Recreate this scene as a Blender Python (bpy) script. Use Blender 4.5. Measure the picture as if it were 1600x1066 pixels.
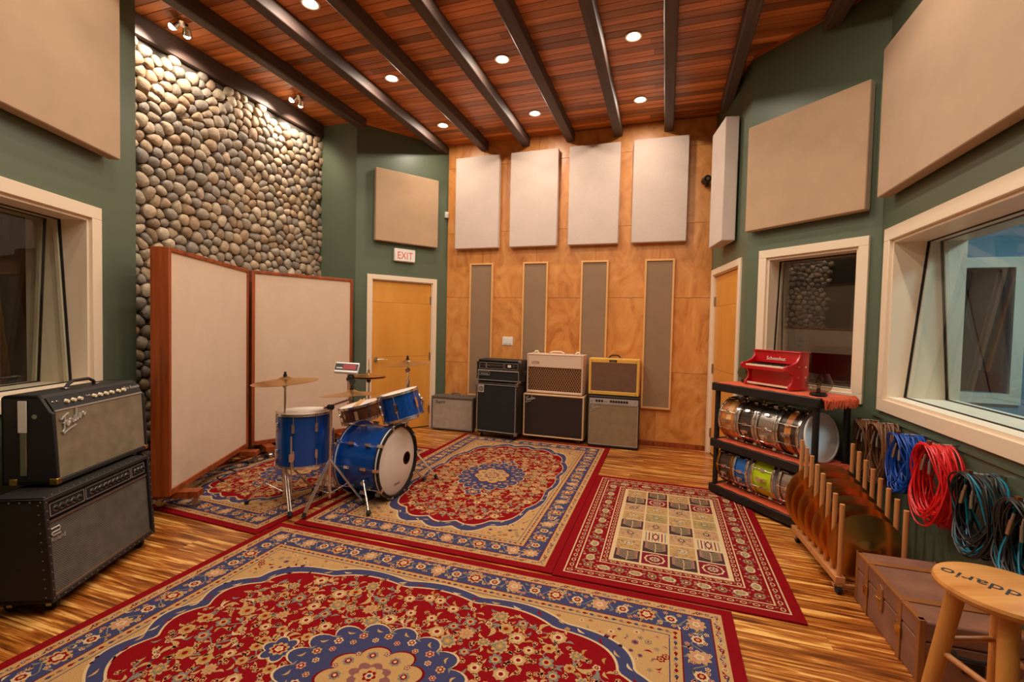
import bpy, bmesh, math, random
from mathutils import Matrix, Vector
PI = math.pi
random.seed(7)
for o in list(bpy.data.objects): bpy.data.objects.remove(o)
S = bpy.context.scene; C = S.collection

# ---------------------------------------------------------------- camera / world / exposure
CAM_H = 1.44
def cam_axes(yaw, pitch, roll):
    f = Vector((-math.sin(yaw)*math.cos(pitch), math.cos(yaw)*math.cos(pitch), -math.sin(pitch)))
    r = Vector((math.cos(yaw), math.sin(yaw), 0)); u = r.cross(f)
    return math.cos(roll)*r + math.sin(roll)*u, -math.sin(roll)*r + math.cos(roll)*u, f
r_, u_, f_ = cam_axes(math.radians(18.438), math.radians(1.846), math.radians(1.269))
cd = bpy.data.cameras.new('camera'); cam = bpy.data.objects.new('camera', cd); C.objects.link(cam)
cd.sensor_width = 36; cd.lens = 36*716.634/1600; cd.clip_start = .02
m = Matrix.Identity(4)
for i in range(3): m[i][0] = r_[i]; m[i][1] = u_[i]; m[i][2] = -f_[i]
m[2][3] = CAM_H; cam.matrix_world = m
S.camera = cam
w = bpy.data.worlds.new('world'); S.world = w; w.use_nodes = True
w.node_tree.nodes['Background'].inputs[0].default_value = (0, 0, 0, 1)
w.node_tree.nodes['Background'].inputs[1].default_value = 0
S.view_settings.view_transform = 'Standard'; S.view_settings.look = 'None'
S.view_settings.gamma = 1; S.view_settings.use_curve_mapping = False
S.view_settings.exposure = -0.12
DOWNLIGHT_W = 14; TRACK_W = 48; LIGHT_COL = (1, .86, .71)
# the control room seen through the wide right-hand window is lit with cool light by its own ceiling lamp
def area(name, loc, rot, size, watt, col):
    l = bpy.data.lights.new(name, 'AREA'); l.shape = 'DISK'; l.size = size; l.energy = watt; l.color = col
    o = bpy.data.objects.new(name, l); C.objects.link(o); o.location = loc; o.rotation_euler = rot; return o
area('control_room_lamp_offscreen', (2.9, 3.4, 2.78), (0, 0, 0), .5, 60, (.55, .84, 1))

# ---------------------------------------------------------------- materials
def lin(c): return tuple(((x/255)/12.92 if x/255 <= .04045 else ((x/255+.055)/1.055)**2.4) for x in c)
class NT:
    def __init__(s, name):
        s.m = bpy.data.materials.new(name); s.m.use_nodes = True; s.t = s.m.node_tree; s.n = s.t.nodes
        s.p = s.n['Principled BSDF']; s.out = s.n['Material Output']
    def add(s, typ, **k):
        x = s.n.new(typ)
        for a, b in k.items():
            if a.startswith('i_'):
                key = a[2:]; key = int(key) if key.isdigit() else key
                x.inputs[key].default_value = b
            else: setattr(x, a, b)
        return x
    def ln(s, a, b): s.t.links.new(a, b)
    def ramp(s, fac, stops, interp='LINEAR'):
        r = s.n.new('ShaderNodeValToRGB'); cr = r.color_ramp; cr.interpolation = interp
        while len(cr.elements) < len(stops): cr.elements.new(.5)
        for e, (p, c) in zip(cr.elements, stops): e.position = p; e.color = (*c, 1)
        s.ln(fac, r.inputs[0]); return r.outputs[0]
    def bump(s, h, strength, dist=.01):
        b = s.add('ShaderNodeBump', i_Strength=strength, i_Distance=dist); s.ln(h, b.inputs['Height']); s.ln(b.outputs[0], s.p.inputs['Normal'])
    def coord(s, scale=(1, 1, 1), rnd=0):
        tc = s.add('ShaderNodeTexCoord'); mp = s.add('ShaderNodeMapping'); mp.inputs['Scale'].default_value = scale
        s.ln(tc.outputs['Object'], mp.inputs[0])
        if rnd:
            oi = s.add('ShaderNodeObjectInfo'); mu = s.add('ShaderNodeMath', operation='MULTIPLY', i_1=rnd); s.ln(oi.outputs['Random'], mu.inputs[0])
            cb = s.add('ShaderNodeCombineXYZ'); [s.ln(mu.outputs[0], cb.inputs[i]) for i in range(3)]
            s.ln(cb.outputs[0], mp.inputs['Location'])
        return mp.outputs[0]
    def noise(s, vec, scale, detail=3, dist=0, rough=.5):
        n = s.add('ShaderNodeTexNoise', i_Scale=scale, i_Detail=detail, i_Distortion=dist, i_Roughness=rough); s.ln(vec, n.inputs['Vector']); return n.outputs['Fac']
    def col(s, out): s.ln(out, s.p.inputs['Base Color'])

def plain(name, c, rough=.5, metal=0, coat=0, bump=0, bscale=300, var=0):
    t = NT(name); p = t.p; c = lin(c)
    p.inputs['Base Color'].default_value = (*c, 1); p.inputs['Roughness'].default_value = rough; p.inputs['Metallic'].default_value = metal
    if coat: p.inputs['Coat Weight'].default_value = coat; p.inputs['Coat Roughness'].default_value = .1
    if bump or var:
        v = t.coord()
        if bump: t.bump(t.noise(v, bscale, 2), bump, .002)
        if var:
            n = t.noise(v, 6, 4)
            t.col(t.ramp(n, [(.25, tuple(x*(1-var) for x in c)), (.75, tuple(min(1, x*(1+var)) for x in c))]))
    return t.m
def fabric(name, c, scale=(420, 420, 420), contrast=.18, rough=.95, bump=.35):
    t = NT(name); c = lin(c); v = t.coord(scale); n = t.noise(v, 1, 2)
    v2 = t.coord((5, 5, 5)); n2 = t.noise(v2, 1, 2)
    mx = t.add('ShaderNodeMath', operation='MULTIPLY_ADD', i_1=.75, i_2=0); t.ln(n, mx.inputs[0])
    ad = t.add('ShaderNodeMath', operation='MULTIPLY_ADD', i_1=.25); t.ln(n2, ad.inputs[0]); t.ln(mx.outputs[0], ad.inputs[2])
    t.col(t.ramp(ad.outputs[0], [(.3, tuple(x*(1-contrast) for x in c)), (.7, tuple(min(1, x*(1+contrast)) for x in c))]))
    t.p.inputs['Roughness'].default_value = rough; t.p.inputs['Sheen Weight'].default_value = .15
    t.bump(n, bump, .001); return t.m
def weave(name, c1, c2, fx, fz, rough=.9):           # grille cloth: crossed threads
    t = NT(name); v = t.coord(); sep = t.add('ShaderNodeSeparateXYZ'); t.ln(v, sep.inputs[0])
    a = t.add('ShaderNodeMath', operation='MULTIPLY', i_1=fx); t.ln(sep.outputs['X'], a.inputs[0]); a2 = t.add('ShaderNodeMath', operation='SINE'); t.ln(a.outputs[0], a2.inputs[0])
    b = t.add('ShaderNodeMath', operation='MULTIPLY', i_1=fz); t.ln(sep.outputs['Z'], b.inputs[0]); b2 = t.add('ShaderNodeMath', operation='SINE'); t.ln(b.outputs[0], b2.inputs[0])
    m_ = t.add('ShaderNodeMath', operation='MULTIPLY'); t.ln(a2.outputs[0], m_.inputs[0]); t.ln(b2.outputs[0], m_.inputs[1])
    n = t.noise(v, 14, 3); k = t.add('ShaderNodeMath', operation='MULTIPLY_ADD', i_1=.3, i_2=.32); t.ln(m_.outputs[0], k.inputs[0])
    k2 = t.add('ShaderNodeMath', operation='MULTIPLY_ADD', i_1=.4); t.ln(n, k2.inputs[0]); t.ln(k.outputs[0], k2.inputs[2])
    t.col(t.ramp(k2.outputs[0], [(.2, lin(c1)), (.8, lin(c2))])); t.p.inputs['Roughness'].default_value = rough; t.bump(m_.outputs[0], .3, .001); return t.m
def wood(name, stops, scale, nscale=1, rough=.4, detail=4, dist=.3, rnd=40, tone=.25, bump=.1, coat=0, rrough=.55):
    t = NT(name); v = t.coord(scale, rnd); n = t.noise(v, nscale, detail, dist, rrough)
    c = t.ramp(n, [(p, lin(q)) for p, q in stops])
    if tone:
        oi = t.add('ShaderNodeObjectInfo'); mr = t.add('ShaderNodeMapRange'); mr.inputs['To Min'].default_value = 1-tone; mr.inputs['To Max'].default_value = 1+tone*.6
        t.ln(oi.outputs['Random'], mr.inputs[0]); mx = t.add('ShaderNodeMix', data_type='RGBA', blend_type='MULTIPLY'); mx.inputs['Factor'].default_value = 1
        t.ln(c, mx.inputs['A']); t.ln(mr.outputs[0], mx.inputs['B']); c = mx.outputs['Result']
    t.col(c); t.p.inputs['Roughness'].default_value = rough
    if coat: t.p.inputs['Coat Weight'].default_value = coat; t.p.inputs['Coat Roughness'].default_value = .2
    if bump: t.bump(n, bump, .003)
    return t.m
def emit(name, c, s):
    t = NT(name); t.p.inputs['Base Color'].default_value = (0, 0, 0, 1); t.p.inputs['Emission Color'].default_value = (*lin(c), 1); t.p.inputs['Emission Strength'].default_value = s; return t.m
def glassy(name, tint=(1, 1, 1), f0=.04, mul=1.0):
    t = NT(name); g = t.add('ShaderNodeBsdfGlossy', i_Roughness=.0); tr = t.add('ShaderNodeBsdfTransparent'); tr.inputs[0].default_value = (*tint, 1)
    ge = t.add('ShaderNodeNewGeometry'); dt = t.add('ShaderNodeVectorMath', operation='DOT_PRODUCT'); t.ln(ge.outputs['Normal'], dt.inputs[0]); t.ln(ge.outputs['Incoming'], dt.inputs[1])
    ab = t.add('ShaderNodeMath', operation='ABSOLUTE'); t.ln(dt.outputs['Value'], ab.inputs[0]); om = t.add('ShaderNodeMath', operation='SUBTRACT', i_0=1.0); t.ln(ab.outputs[0], om.inputs[1])
    pw_ = t.add('ShaderNodeMath', operation='POWER', i_1=5.0); t.ln(om.outputs[0], pw_.inputs[0]); ma = t.add('ShaderNodeMath', operation='MULTIPLY_ADD', i_1=(1-f0)*mul, i_2=f0*mul); t.ln(pw_.outputs[0], ma.inputs[0]); ma.use_clamp = True
    mx = t.add('ShaderNodeMixShader'); t.ln(ma.outputs[0], mx.inputs[0]); t.ln(tr.outputs[0], mx.inputs[1]); t.ln(g.outputs[0], mx.inputs[2]); t.ln(mx.outputs[0], t.out.inputs[0]); return t.m
def attr_mat(name, rough=.95):
    t = NT(name); a = t.add('ShaderNodeAttribute', attribute_name='Col'); v = t.coord((1, 1, 1)); n = t.noise(v, 260, 2); n2 = t.noise(v, 5, 3)
    mr = t.add('ShaderNodeMapRange'); mr.inputs['From Min'].default_value = .25; mr.inputs['From Max'].default_value = .75; mr.inputs['To Min'].default_value = .72; mr.inputs['To Max'].default_value = 1.22
    t.ln(n, mr.inputs[0]); mx = t.add('ShaderNodeMix', data_type='RGBA', blend_type='MULTIPLY'); mx.inputs['Factor'].default_value = 1
    t.ln(a.outputs['Color'], mx.inputs['A']); t.ln(mr.outputs[0], mx.inputs['B']); t.col(mx.outputs['Result'])
    t.p.inputs['Roughness'].default_value = rough; t.p.inputs['Specular IOR Level'].default_value = .12; t.bump(n, .5, .003); return t.m

M = {}
M['green'] = plain('green_paint', (90, 101, 80), .42, bump=.05, bscale=60)
M['cream'] = plain('cream_trim', (236, 214, 186), .4)
M['white'] = plain('white_plastic', (232, 226, 216), .4)
M['ply'] = wood('birch_plywood', [(.25, (180, 106, 46)), (.5, (212, 140, 70)), (.75, (226, 162, 92))], (1.6, 1.6, .9), 2.2, .38, 5, 2.2, 30, .06, .02, rrough=.6)
M['door'] = wood('maple_door', [(.2, (208, 138, 52)), (.8, (226, 160, 72))], (3, 3, .6), 1.5, .35, 3, .6, 10, .03, 0)
M['cedar'] = wood('cedar_plank', [(.2, (146, 78, 36)), (.55, (206, 122, 62)), (.85, (232, 156, 90))], (.7, 14, 14), 1.6, .36, 4, .4, 60, .55, .05)
M['floorb'] = wood('strand_bamboo', [(.32, (72, 32, 9)), (.45, (142, 76, 24)), (.54, (190, 114, 44)), (.62, (242, 184, 102))], (1.1, 19, 19), 2.0, .3, 5, .5, 90, .12, .03, coat=.25, rrough=.62)
M['beam'] = wood('dark_beam', [(.3, (66, 50, 43)), (.7, (92, 72, 63))], (14, .8, 14), 2, .62, 4, .2, 5, .05, .1)
M['redwood'] = wood('stained_pine', [(.25, (96, 38, 12)), (.5, (150, 68, 24)), (.8, (172, 88, 38))], (14, 14, .8), 1.6, .4, 4, .6, 20, .08, .05)
M['maple'] = wood('oiled_oak', [(.25, (196, 124, 52)), (.75, (224, 158, 82))], (14, 14, 1.2), 1.5, .35, 4, .4, 20, .08, .05)
M['maplex'] = wood('oak_staves', [(.25, (190, 116, 48)), (.75, (226, 160, 84))], (1.2, 14, 14), 1.5, .3, 4, .4, 20, .1, .03, coat=.3)
M['dowel'] = wood('beech_dowel', [(.25, (190, 122, 68)), (.75, (214, 150, 94))], (20, 20, 2), 1.5, .45, 3, .3, 20, .06, .02)
M['framew'] = wood('pale_frame', [(.25, (222, 164, 98)), (.75, (236, 184, 120))], (8, 8, 1), 1.5, .4, 3, .3, 20, .04, 0)
M['walnut'] = wood('walnut_shell', [(.3, (78, 42, 22)), (.7, (112, 64, 36))], (6, 6, 1), 2, .3, 4, .4, 20, .05, 0, coat=.4)
M['oakshell'] = wood('striped_oak_shell', [(.3, (184, 108, 44)), (.7, (214, 140, 70))], (6, 6, 1), 2, .3, 4, .4, 20, .05, 0, coat=.4)
M['darkshell'] = wood('dark_shell', [(.3, (46, 32, 26)), (.7, (76, 56, 46))], (6, 6, 1), 2, .25, 4, .4, 20, .05, 0, coat=.5)
M['tan'] = fabric('tan_panel_fabric', (182, 150, 118))
M['linen'] = fabric('pale_linen', (204, 185, 172), (60, 60, 500), .12)
M['linen2'] = fabric('gobo_linen', (212, 184, 158), (300, 300, 300), .12)
M['taupe'] = fabric('taupe_fabric', (146, 118, 90))
M['tolex'] = plain('black_tolex', (30, 25, 24), .55, bump=.5, bscale=500)
M['tolex2'] = plain('grey_tolex', (92, 82, 76), .6, bump=.4, bscale=500)
M['blackp'] = plain('black_plastic', (26, 25, 26), .42, bump=.1, bscale=300)
M['black'] = plain('matte_black', (14, 13, 13), .6)
M['rubber'] = plain('rubber', (20, 19, 19), .75)
M['blonde'] = plain('blonde_tolex', (212, 172, 124), .55, bump=.3, bscale=400)
M['creamtolex'] = plain('cream_tolex', (222, 190, 162), .55, bump=.3, bscale=400)
M['tweed'] = fabric('tweed_cloth', (222, 168, 66), (300, 300, 300), .2, .7)
M['grille_silver'] = weave('silver_grille', (78, 66, 48), (158, 142, 114), 620, 900)
M['grille_grey'] = weave('grey_grille', (128, 114, 102), (186, 172, 156), 700, 700)
M['grille_brown'] = weave('brown_grille', (88, 60, 44), (128, 94, 70), 900, 500)
M['grille_ox'] = weave('oxblood_grille', (34, 20, 17), (58, 38, 32), 800, 800)
M['grille_black'] = weave('black_grille', (18, 17, 17), (40, 38, 37), 800, 800)
M['grille_roland'] = weave('dark_mesh_grille', (44, 40, 36), (112, 104, 94), 520, 520)
M['grille_sf'] = weave('sparkle_grille', (112, 90, 66), (164, 140, 108), 700, 700)
M['chrome'] = plain('chrome', (236, 230, 224), .2, 1)
M['steel'] = plain('brushed_steel', (190, 184, 178), .3, 1)
M['alu'] = plain('aluminium', (214, 212, 208), .35, .25)
M['hammered'] = plain('hammered_steel', (200, 196, 192), .22, 1, bump=.9, bscale=30)
M['brass'] = plain('brass', (206, 164, 92), .25, 1)
M['bronze'] = plain('cymbal_bronze', (214, 166, 100), .28, 1)
M['bronzed'] = plain('dark_bronze', (226, 160, 84), .24, 1, var=.15)
M['silverpaint'] = plain('silver_panel', (206, 202, 196), .3, .6)
M['blue'] = plain('blue_sparkle', (12, 84, 180), .22, .4, coat=.6, bump=.1, bscale=900)
M['bluewrap'] = plain('bright_blue_wrap', (20, 110, 200), .2, .2, coat=.5)
M['lime'] = plain('lime_wrap', (196, 222, 20), .25, 0, coat=.4, var=.12)
M['head'] = plain('drum_head', (236, 226, 214), .5)
M['discwhite'] = plain('white_disc', (228, 225, 220), .3)
M['headclear'] = plain('frosted_head', (206, 206, 208), .3)
M['redpaint'] = plain('red_lacquer', (190, 8, 24), .22, coat=.6)
M['ivory'] = plain('ivory_keys', (240, 222, 188), .35)
M['orange'] = fabric('orange_cloth', (214, 84, 36), (160, 160, 160), .25)
M['leather'] = plain('suede_leather', (138, 92, 72), .62, bump=.4, bscale=40, var=.28)
M['strap'] = plain('tan_leather', (150, 92, 46), .5, bump=.3, bscale=80, var=.2)
M['cbrown'] = plain('brown_cable', (128, 84, 52), .45)
M['cblue'] = plain('blue_cable', (10, 74, 168), .38)
M['cred'] = plain('red_cable', (224, 26, 30), .38)
M['cblack'] = plain('black_cable', (38, 36, 36), .4)
M['cteal'] = plain('teal_cable', (20, 130, 160), .38)
M['glass'] = glassy('window_glass', (.88, .92, .90), .04, 1.2); M['glass_booth'] = glassy('booth_glass', (.80, .80, .76), .09, 1.5)
M['lampglass'] = glassy('smoked_glass', (.70, .66, .60), .05, 1.0)
M['lamp'] = emit('downlight_glow', (255, 236, 208), 26)
M['redletter'] = plain('red_letter', (226, 92, 76), .5)
M['stone'] = None
M['mortar'] = plain('mortar', (70, 62, 54), .95, bump=.5, bscale=60)
M['bluewall'] = plain('control_room_wall', (96, 140, 156), .6)
M['sticks'] = plain('hickory', (226, 178, 118), .45)
M['filament'] = plain('filament', (206, 140, 66), .3, .8)
M['redlabel'] = plain('red_display', (150, 20, 26), .4)
M['rug'] = attr_mat('rug_pile')
def stone_mat():
    t = NT('river_stone'); oi = t.add('ShaderNodeObjectInfo'); a = t.add('ShaderNodeAttribute', attribute_name='Col')
    v = t.coord(); n = t.noise(v, 14, 5, 1.2); n3 = t.noise(v, 60, 3)
    mr = t.add('ShaderNodeMapRange'); mr.inputs['From Min'].default_value = .25; mr.inputs['From Max'].default_value = .75; mr.inputs['To Min'].default_value = .68; mr.inputs['To Max'].default_value = 1.22; t.ln(n, mr.inputs[0])
    mx = t.add('ShaderNodeMix', data_type='RGBA', blend_type='MULTIPLY'); mx.inputs['Factor'].default_value = 1; t.ln(a.outputs['Color'], mx.inputs['A']); t.ln(mr.outputs[0], mx.inputs['B']); t.col(mx.outputs['Result'])
    t.p.inputs['Roughness'].default_value = .68; t.bump(n3, .6, .008); return t.m
M['stone'] = stone_mat()

# ---------------------------------------------------------------- geometry helpers
class G:
    def __init__(s): s.v = []; s.f = []
    def add(s, v, f):
        b = len(s.v); s.v += [tuple(p) for p in v]; s.f += [tuple(i+b for i in q) for q in f]; return s
    def box(s, x0, x1, y0, y1, z0, z1):
        return s.add([(x0, y0, z0), (x1, y0, z0), (x1, y1, z0), (x0, y1, z0), (x0, y0, z1), (x1, y0, z1), (x1, y1, z1), (x0, y1, z1)],
                     [(3, 2, 1, 0), (4, 5, 6, 7), (0, 1, 5, 4), (1, 2, 6, 5), (2, 3, 7, 6), (3, 0, 4, 7)])
    def cyl(s, p0, p1, r0, r1=None, n=12, cap=True):
        r1 = r0 if r1 is None else r1; p0 = Vector(p0); p1 = Vector(p1); d = (p1-p0).normalized()
        a = d.orthogonal().normalized(); b = d.cross(a); v = []; f = []
        for k in range(n):
            t = 2*PI*k/n; e = a*math.cos(t)+b*math.sin(t); v.append(p0+e*r0); v.append(p1+e*r1)
        for k in range(n): j = (k+1) % n; f.append((2*k, 2*j, 2*j+1, 2*k+1))
        if cap: f.append(tuple(2*k for k in range(n))[::-1]); f.append(tuple(2*k+1 for k in range(n)))
        return s.add(v, f)
    def tube(s, pts, r, n=6, closed=False):
        pts = [Vector(p) for p in pts]; N = len(pts); v = []; f = []; prev = None
        for i, p in enumerate(pts):
            d = (pts[(i+1) % N]-pts[i-1]) if (closed or 0 < i < N-1) else (pts[1]-pts[0] if i == 0 else pts[-1]-pts[-2])
            d.normalize()
            a = d.orthogonal().normalized() if prev is None else (prev-d*prev.dot(d)).normalized()
            prev = a; b = d.cross(a); rr = r[i] if isinstance(r, (list, tuple)) else r
            for k in range(n): t = 2*PI*k/n; v.append(p+(a*math.cos(t)+b*math.sin(t))*rr)
        for i in range(N if closed else N-1):
            j = (i+1) % N
            for k in range(n): l = (k+1) % n; f.append((i*n+k, i*n+l, j*n+l, j*n+k))
        if not closed: f.append(tuple(range(n))[::-1]); f.append(tuple((N-1)*n+k for k in range(n)))
        return s.add(v, f)
    def lathe(s, prof, n=32, c=(0, 0, 0)):
        v = []; f = []; P = len(prof)
        for k in range(n):
            t = 2*PI*k/n
            for (r, z) in prof: v.append((c[0]+r*math.cos(t), c[1]+r*math.sin(t), c[2]+z))
        for k in range(n):
            j = (k+1) % n
            for i in range(P-1): f.append((k*P+i, j*P+i, j*P+i+1, k*P+i+1))
        return s.add(v, f)
    def prism(s, poly, y0, y1, axis='y'):
        n = len(poly)
        mk = {'y': lambda a, b, d: (a, d, b), 'x': lambda a, b, d: (d, a, b), 'z': lambda a, b, d: (a, b, d)}[axis]
        v = [mk(a, b, y0) for a, b in poly]+[mk(a, b, y1) for a, b in poly]
        f = [tuple(range(n)), tuple(range(2*n-1, n-1, -1))]+[(i, i+n, (i+1) % n+n, (i+1) % n) for i in range(n)]
        return s.add(v, f)
    def sph(s, c, r, n=12, m_=8, sc=(1, 1, 1)):
        v = [(c[0], c[1], c[2]+r*sc[2])]; f = []
        for i in range(1, m_):
            for k in range(n):
                a = PI*i/m_; t = 2*PI*k/n; v.append((c[0]+r*sc[0]*math.sin(a)*math.cos(t), c[1]+r*sc[1]*math.sin(a)*math.sin(t), c[2]+r*sc[2]*math.cos(a)))
        v.append((c[0], c[1], c[2]-r*sc[2]))
        for k in range(n): f.append((0, 1+k, 1+(k+1) % n)); f.append((len(v)-1, 1+(m_-2)*n+(k+1) % n, 1+(m_-2)*n+k))
        for i in range(m_-2):
            for k in range(n): f.append((1+i*n+k, 1+(i+1)*n+k, 1+(i+1)*n+(k+1) % n, 1+i*n+(k+1) % n))
        return s.add(v, f)
    def xf(s, mtx): s.v = [tuple(mtx @ Vector(p)) for p in s.v]; return s
    def join(s, o): return s.add(o.v, o.f)
def mesh(name, g, mat, smooth=True, fix=True):
    me = bpy.data.meshes.new(name); me.from_pydata([tuple(p) for p in g.v], [], g.f)
    if fix:
        b = bmesh.new(); b.from_mesh(me); bmesh.ops.recalc_face_normals(b, faces=b.faces); b.to_mesh(me); b.free()
    me.materials.append(M[mat] if isinstance(mat, str) else mat)
    if smooth: me.polygons.foreach_set('use_smooth', [True]*len(me.polygons)); me.set_sharp_from_angle(angle=math.radians(38))
    me.update(); return me
def O(name, g, mat, parent=None, loc=None, rot=None, bev=0, smooth=True, label=None, kind=None, fix=True):
    me = g if isinstance(g, bpy.types.Mesh) else mesh(name, g, mat, smooth, fix)
    o = bpy.data.objects.new(name, me); C.objects.link(o); o.parent = parent
    if loc: o.location = loc
    if rot: o.rotation_euler = rot
    if bev:
        b = o.modifiers.new('bevel', 'BEVEL'); b.width = bev; b.segments = 2; b.limit_method = 'ANGLE'; b.angle_limit = math.radians(40); b.harden_normals = False
    if label: o['label'] = label
    if kind: o['kind'] = kind
    return o
def tag(o, label=None, cat=None, group=None, kind=None):
    for k, v in (('label', label), ('category', cat), ('group', group), ('kind', kind)):
        if v: o[k] = v
    return o
def E(name, label, cat, loc=(0, 0, 0), rz=0, group=None, kind=None, rot=None):
    o = bpy.data.objects.new(name, None); C.objects.link(o); o.location = loc; o.rotation_euler = rot or (0, 0, rz); o.empty_display_size = .1
    return tag(o, label, cat, group, kind)
def copy_tree(o, parent=None):
    c = o.copy(); C.objects.link(c); c.parent = parent
    for ch in list(o.children): copy_tree(ch, c)
    return c
def text(name, s, size, mat, parent, loc, rot, shear=0, ext=.0015, sx=1, align='LEFT', label=None, space=1):
    cu = bpy.data.curves.new(name, 'FONT'); cu.body = s; cu.size = size; cu.shear = shear; cu.extrude = ext; cu.align_x = align; cu.resolution_u = 2; cu.space_character = space
    t = bpy.data.objects.new(name, cu); C.objects.link(t); dg = bpy.context.evaluated_depsgraph_get()
    me = bpy.data.meshes.new_from_object(t.evaluated_get(dg)); bpy.data.objects.remove(t); bpy.data.curves.remove(cu)
    me.materials.clear(); me.materials.append(M[mat]); o = bpy.data.objects.new(name, me); C.objects.link(o); o.parent = parent; o.location = loc; o.rotation_euler = rot; o.scale = (sx, 1, 1)
    if label: o['label'] = label
    return o
FRONT = (PI/2, 0, 0)          # text standing on a face that looks to local -y

SCRIPT = [[(.05, .93), (.0, .84), (.08, .80), (.3, .92), (.62, 1.0), (.8, .97)], [(.44, .97), (.3, .5), (.16, .1), (.0, -.05), (-.12, .03)], [(.12, .5), (.3, .5), (.5, .56)],
 [(.42, .28), (.58, .36), (.64, .5), (.55, .56), (.46, .42), (.47, .22), (.58, .15), (.72, .3)], [(.72, .3), (.84, .54), (.8, .16), (.86, .4), (.98, .55), (1.05, .48), (1.02, .2), (1.1, .17), (1.2, .32)],
 [(1.44, .48), (1.32, .54), (1.2, .38), (1.22, .17), (1.34, .2), (1.46, .5), (1.62, 1.02)], [(1.62, 1.02), (1.47, .4), (1.46, .18), (1.56, .17), (1.66, .3)],
 [(1.66, .3), (1.82, .38), (1.87, .5), (1.79, .56), (1.7, .42), (1.71, .22), (1.82, .15), (1.95, .3)], [(1.95, .3), (2.06, .56), (2.08, .46), (2.2, .5), (2.17, .25), (2.27, .17), (2.42, .34)], [(.0, -.2), (.5, -.12), (1.3, -.1)]]
def script_logo(parent, w, mat, loc, rot, rad=.0032):
    k = w/2.5; g = G()
    for st in SCRIPT: g.tube([(x*k+y*k*.15, y*k*1.1, 0) for x, y in st], rad, 6)
    return O('logo', g, mat, parent, loc=loc, rot=rot, label='raised silver script lettering')

# ---------------------------------------------------------------- room shell
ZC = 3.96
PD = Vector((1.465, 4.009)); PC = Vector((.70, 4.748)); PB = Vector((.501, 5.93)); PBL = Vector((-2.97, 5.93)); PG = Vector((-3.72, 4.87)); PS = Vector((-4.23, 4.86)); PL = Vector((-3.80, 2.395)); PL0 = Vector((-2.11, -1.23))
def wallframe(a, b): d = b-a; return (a.x, a.y, 0), math.atan2(d.y, d.x), d.length
def wall(name, a, b, mat, hole=None, th=.12, ext=(0, 0)):
    loc, rz, L = wallframe(a, b); g = G(); u0, u1 = -ext[0], L+ext[1]
    if hole:
        h0, h1, z0, z1 = hole
        g.box(u0, h0, 0, th, 0, ZC); g.box(h1, u1, 0, th, 0, ZC)
        if z0 > 0: g.box(h0, h1, 0, th, 0, z0)
        g.box(h0, h1, 0, th, z1, ZC)
    else: g.box(u0, u1, 0, th, 0, ZC)
    o = O(name, g, mat, loc=loc, rot=(0, 0, rz), smooth=False, kind='structure'); return o
W_R1 = (.175, 2.30, .99, 2.09)      # openings: u0,u1,z0,z1
W_R2 = (.20, .925, .99, 2.095)
D_R3 = (.11, 1.0, 0, 2.08)
D_L3 = (.21, 1.07, 0, 2.01)
W_L1 = (1.5, 3.56, .99, 2.09)
w_right = wall('wall_right_window', PD, Vector((1.465, -1.5)), 'green', W_R1)
w_booth = wall('wall_right_booth', PC, PD, 'green', W_R2)
w_rdoor = wall('wall_right_door', PB, PC, 'green', D_R3)
w_back = wall('wall_back', PBL, PB, 'ply', ext=(.1, .1))
w_ldoor = wall('wall_left_door', PG, PBL, 'green', D_L3)
w_stub = wall('wall_left_return', PS, PG, 'green', ext=(.2, 0))
w_stone = wall('wall_left_stone', Vector((-4.27, 1.9)), Vector((-4.27, 4.87)), 'mortar')
w_left = wall('wall_left_window', PL0, PL, 'green', W_L1)
w_lret = wall('wall_left_nib', PL, Vector((-4.4, 2.2)), 'green', th=.1)
w_rear = wall('wall_rear', Vector((1.6, -1.5)), Vector((-2.4, -1.23)), 'green')
# plywood sheets of the back wall
xs = [0, .54, 1.316, 2.098, 2.883, 3.471]; zs = [.055, .918, 1.829, 2.726, 3.637, ZC]
for i in range(5):
    for j in range(5):
        O('plywood_sheet', G().box(xs[i]+.002, xs[i+1]-.002, -.012, 0, zs[j]+.002, zs[j+1]-.002), 'ply', w_back, smooth=False)
tag(O('baseboard_back', G().box(0, 3.471, -.022, 0, 0, .052), 'redwood', loc=w_back.location, rot=w_back.rotation_euler, bev=.003), kind='structure')
# floor and its strand-bamboo boards
floor = O('floor', G().box(-4.6, 1.75, -1.65, 6.05, -.06, -.012), 'beam', smooth=False, kind='structure')
bw = .125; row = 0; y = -1.6; unit = mesh('floor_board', G().box(-.5, .5, -.5, .5, -.5, .5), 'floorb', False)
rows = []
while y < 5.95:
    x = -4.6 + random.uniform(-1.6, 0)
    while x < 1.7:
        L = random.choice([1.5, 1.83, 1.83]); x0 = max(x, -4.6); x1 = min(x+L, 1.7)
        if x1-x0 > .05:
            g = G().box(-(x1-x0)/2+.0006, (x1-x0)/2-.0006, -bw/2+.0006, bw/2-.0006, -.014, 0)
            O('floor_board', g, 'floorb', floor, loc=((x0+x1)/2, y+bw/2, 0), smooth=False)
        x += L
    y += bw
# ceiling and its cedar planks
ceiling = O('ceiling', G().box(-4.6, 1.75, -1.65, 6.05, ZC+.018, ZC+.08), 'black', smooth=False, kind='structure')
pw = .088; y = -1.6
while y < 5.96:
    x = -4.5 + random.uniform(-2, 0)
    while x < 1.7:
        L = random.uniform(1.9, 3.6); x0 = max(x, -4.5); x1 = min(x+L, 1.7)
        if x1-x0 > .05:
            O('ceiling_plank', G().box(-(x1-x0)/2+.001, (x1-x0)/2-.001, -pw/2+.0035, pw/2-.0035, 0, .018), 'cedar', ceiling, loc=((x0+x1)/2, y+pw/2, ZC), smooth=False)
        x += L
    y += pw
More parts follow.
